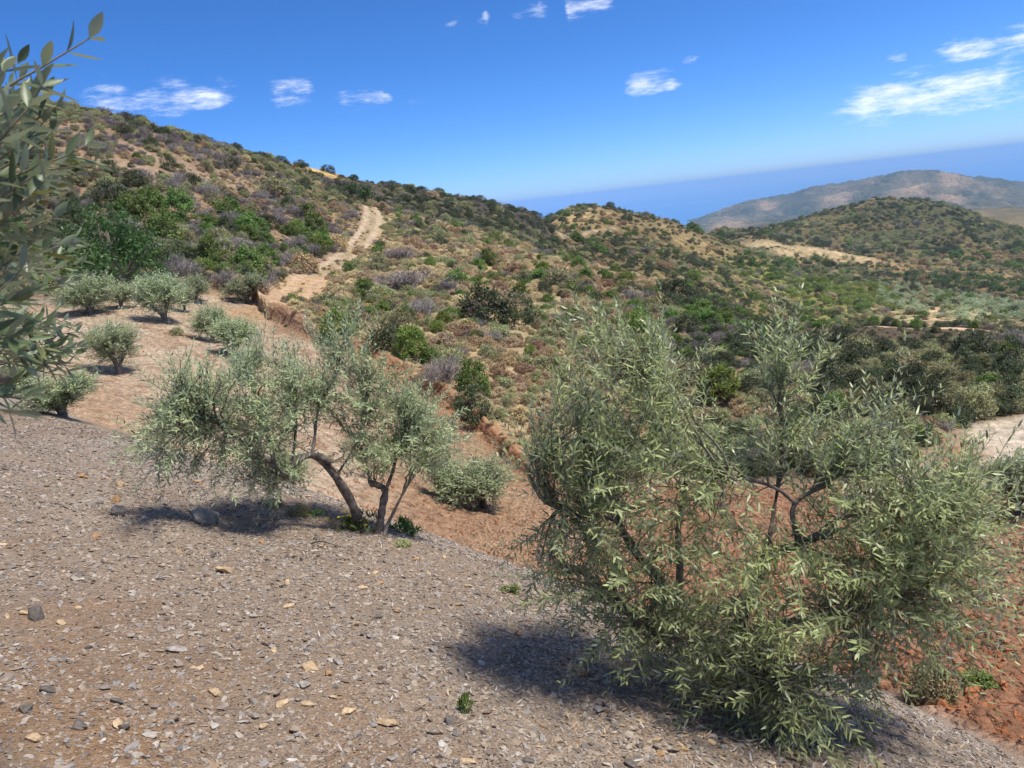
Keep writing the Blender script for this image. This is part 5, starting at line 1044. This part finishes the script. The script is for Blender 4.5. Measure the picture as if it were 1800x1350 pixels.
big(545, 1240, 30, M_ROCKT, 311, .5, 'pale pointed stone below the bluish flat stone', 1.2, (1.4, .7, 1))
big(447, 1262, 26, M_ROCKG, 312, .6, 'grey block of stone in the lower foreground', .4)
big(685, 1275, 58, M_ROCKT, 313, .3, 'long buff splinter of stone at the bottom of the gravel', .35, (1.1, .5, 1))
big(85, 1215, 36, M_ROCKD, 314, .4, 'dark flat stone at the lower left', .3)
big(205, 1235, 32, M_ROCKD, 315, .35, 'long dark flake at the lower left, right of the dark flat stone', .5, (1.2, .6, 1))
big(765, 1145, 34, M_ROCKG, 316, .5, 'grey stone near the tree shadow in the middle of the gravel', -.4)
big(1055, 1250, 44, M_ROCKG, 317, .2, 'pale grey flat slab left of the right olive trunk', -.5)
big(1278, 1275, 24, M_ROCKT, 318, .3, 'small whitish stone below the right olive trunk', .8)
big(1125, 1270, 30, M_ROCKT, 319, .3, 'flat pale stone left of the right olive trunk, beyond the slab', -.2)
big(145, 832 + 445, 40, M_ROCKD, 320, .3, 'brown flat stone near the bottom left corner', .2)
big(480, 1145, 30, M_ROCKT, 321, .5, 'small buff stone above the cream stone', .1)
big(310, 1145, 40, M_ROCKG, 322, .35, 'dark bluish flake left of centre in the gravel', .6)
# dry leaves and bits fallen under the two olives
lf = Leaves(); lf.add([[0, 0, 0]], [[1, 0, 0]], [[0, 0, 1]], [1.0], [.2]); lfm = lf.mesh('fallen_leaf', 1, .3); lfm.materials.append(M_DEAD); lfm2 = lf.mesh('fallen_leaf', 1, -.3); lfm2.materials.append(M_RUST)
px_, py_ = [], []
for (c_, sp_, n_) in ((b0, .75, 1500), (b0 + [-.5, .3, 0], .5, 500), (b1, .9, 900), (b1 + [-1.2, .9, 0], .7, 500)): px_.append(c_[0] + rng.normal(size=n_) * sp_); py_.append(c_[1] + rng.normal(size=n_) * sp_)
px_, py_ = np.concatenate(px_), np.concatenate(py_)
scatter('leaf_litter', [lfm, lfm2], np.stack([px_, py_, hz(px_, py_) + .008], 1), rot_z(len(px_), .5), np.repeat(rng.uniform(.025, .045, (len(px_), 1)), 3, 1), rng.integers(0, 2, len(px_)), label='dry fallen leaves on the ground under the two large olives', category='leaf litter')
# clods in the ploughed soil
CL = []
for k in range(6):
    me = rock_mesh(400 + k, .8, 18, .4); me.materials.append(M_CLOD); CL.append(me)
n = 26000; r = 4.5 + 30 * rng.random(n) ** 1.3; a = rng.uniform(-38, 44, n) * D2R; x, y = r * np.sin(a), r * np.cos(a)
ok = (r < foot_r(a) - .3) & (bank_z(x, y) < base_z(x, y) - .1) & (rng.random(n) < sstep(-34, 2, a / D2R) * .9 + .12); x, y, r = x[ok], y[ok], r[ok]
sg = np.clip(np.exp(rng.normal(math.log(.045), .5, len(x))), .015, .16); scatter('soil_clods', CL, np.stack([x, y, hz(x, y)], 1), rot_z(len(x), .8), sg[:, None] * rng.uniform(.7, 1.3, (len(x), 3)), rng.integers(0, 6, len(x)), label='small clods of reddish ploughed soil in the orchard', category='soil clods')
# thin dry grass on the open soil of the middle slope and along the track
n = 9000; r = np.sqrt(rng.uniform(24 ** 2, 95 ** 2, n)); a = rng.uniform(-22, 20, n) * D2R; x, y = r * np.sin(a), r * np.cos(a)
ok = (r > foot_r(a) - .4) & ((pdist(x, y, TRACK) > .95) | ((pdist(x, y, TRACK) < .3) & (rng.random(n) < .8))) & (fbm(x / 5, y / 5, 95, 3) > -.25); x, y, r = x[ok], y[ok], r[ok]; s_ = rng.uniform(.2, .5, len(x))
scatter('dry_grass', KIND['grass'] + KIND['dry'][:1] + KIND['grey'][:1], np.stack([x, y, hz(x, y) - .02], 1), rot_z(len(x)), np.stack([s_, s_, s_ * rng.uniform(.5, .9, len(x))], 1), np.where(rng.random(len(x)) < .85, rng.integers(0, 4, len(x)), 4), label='thin dry grass between the shrubs of the middle slope', category='grass')
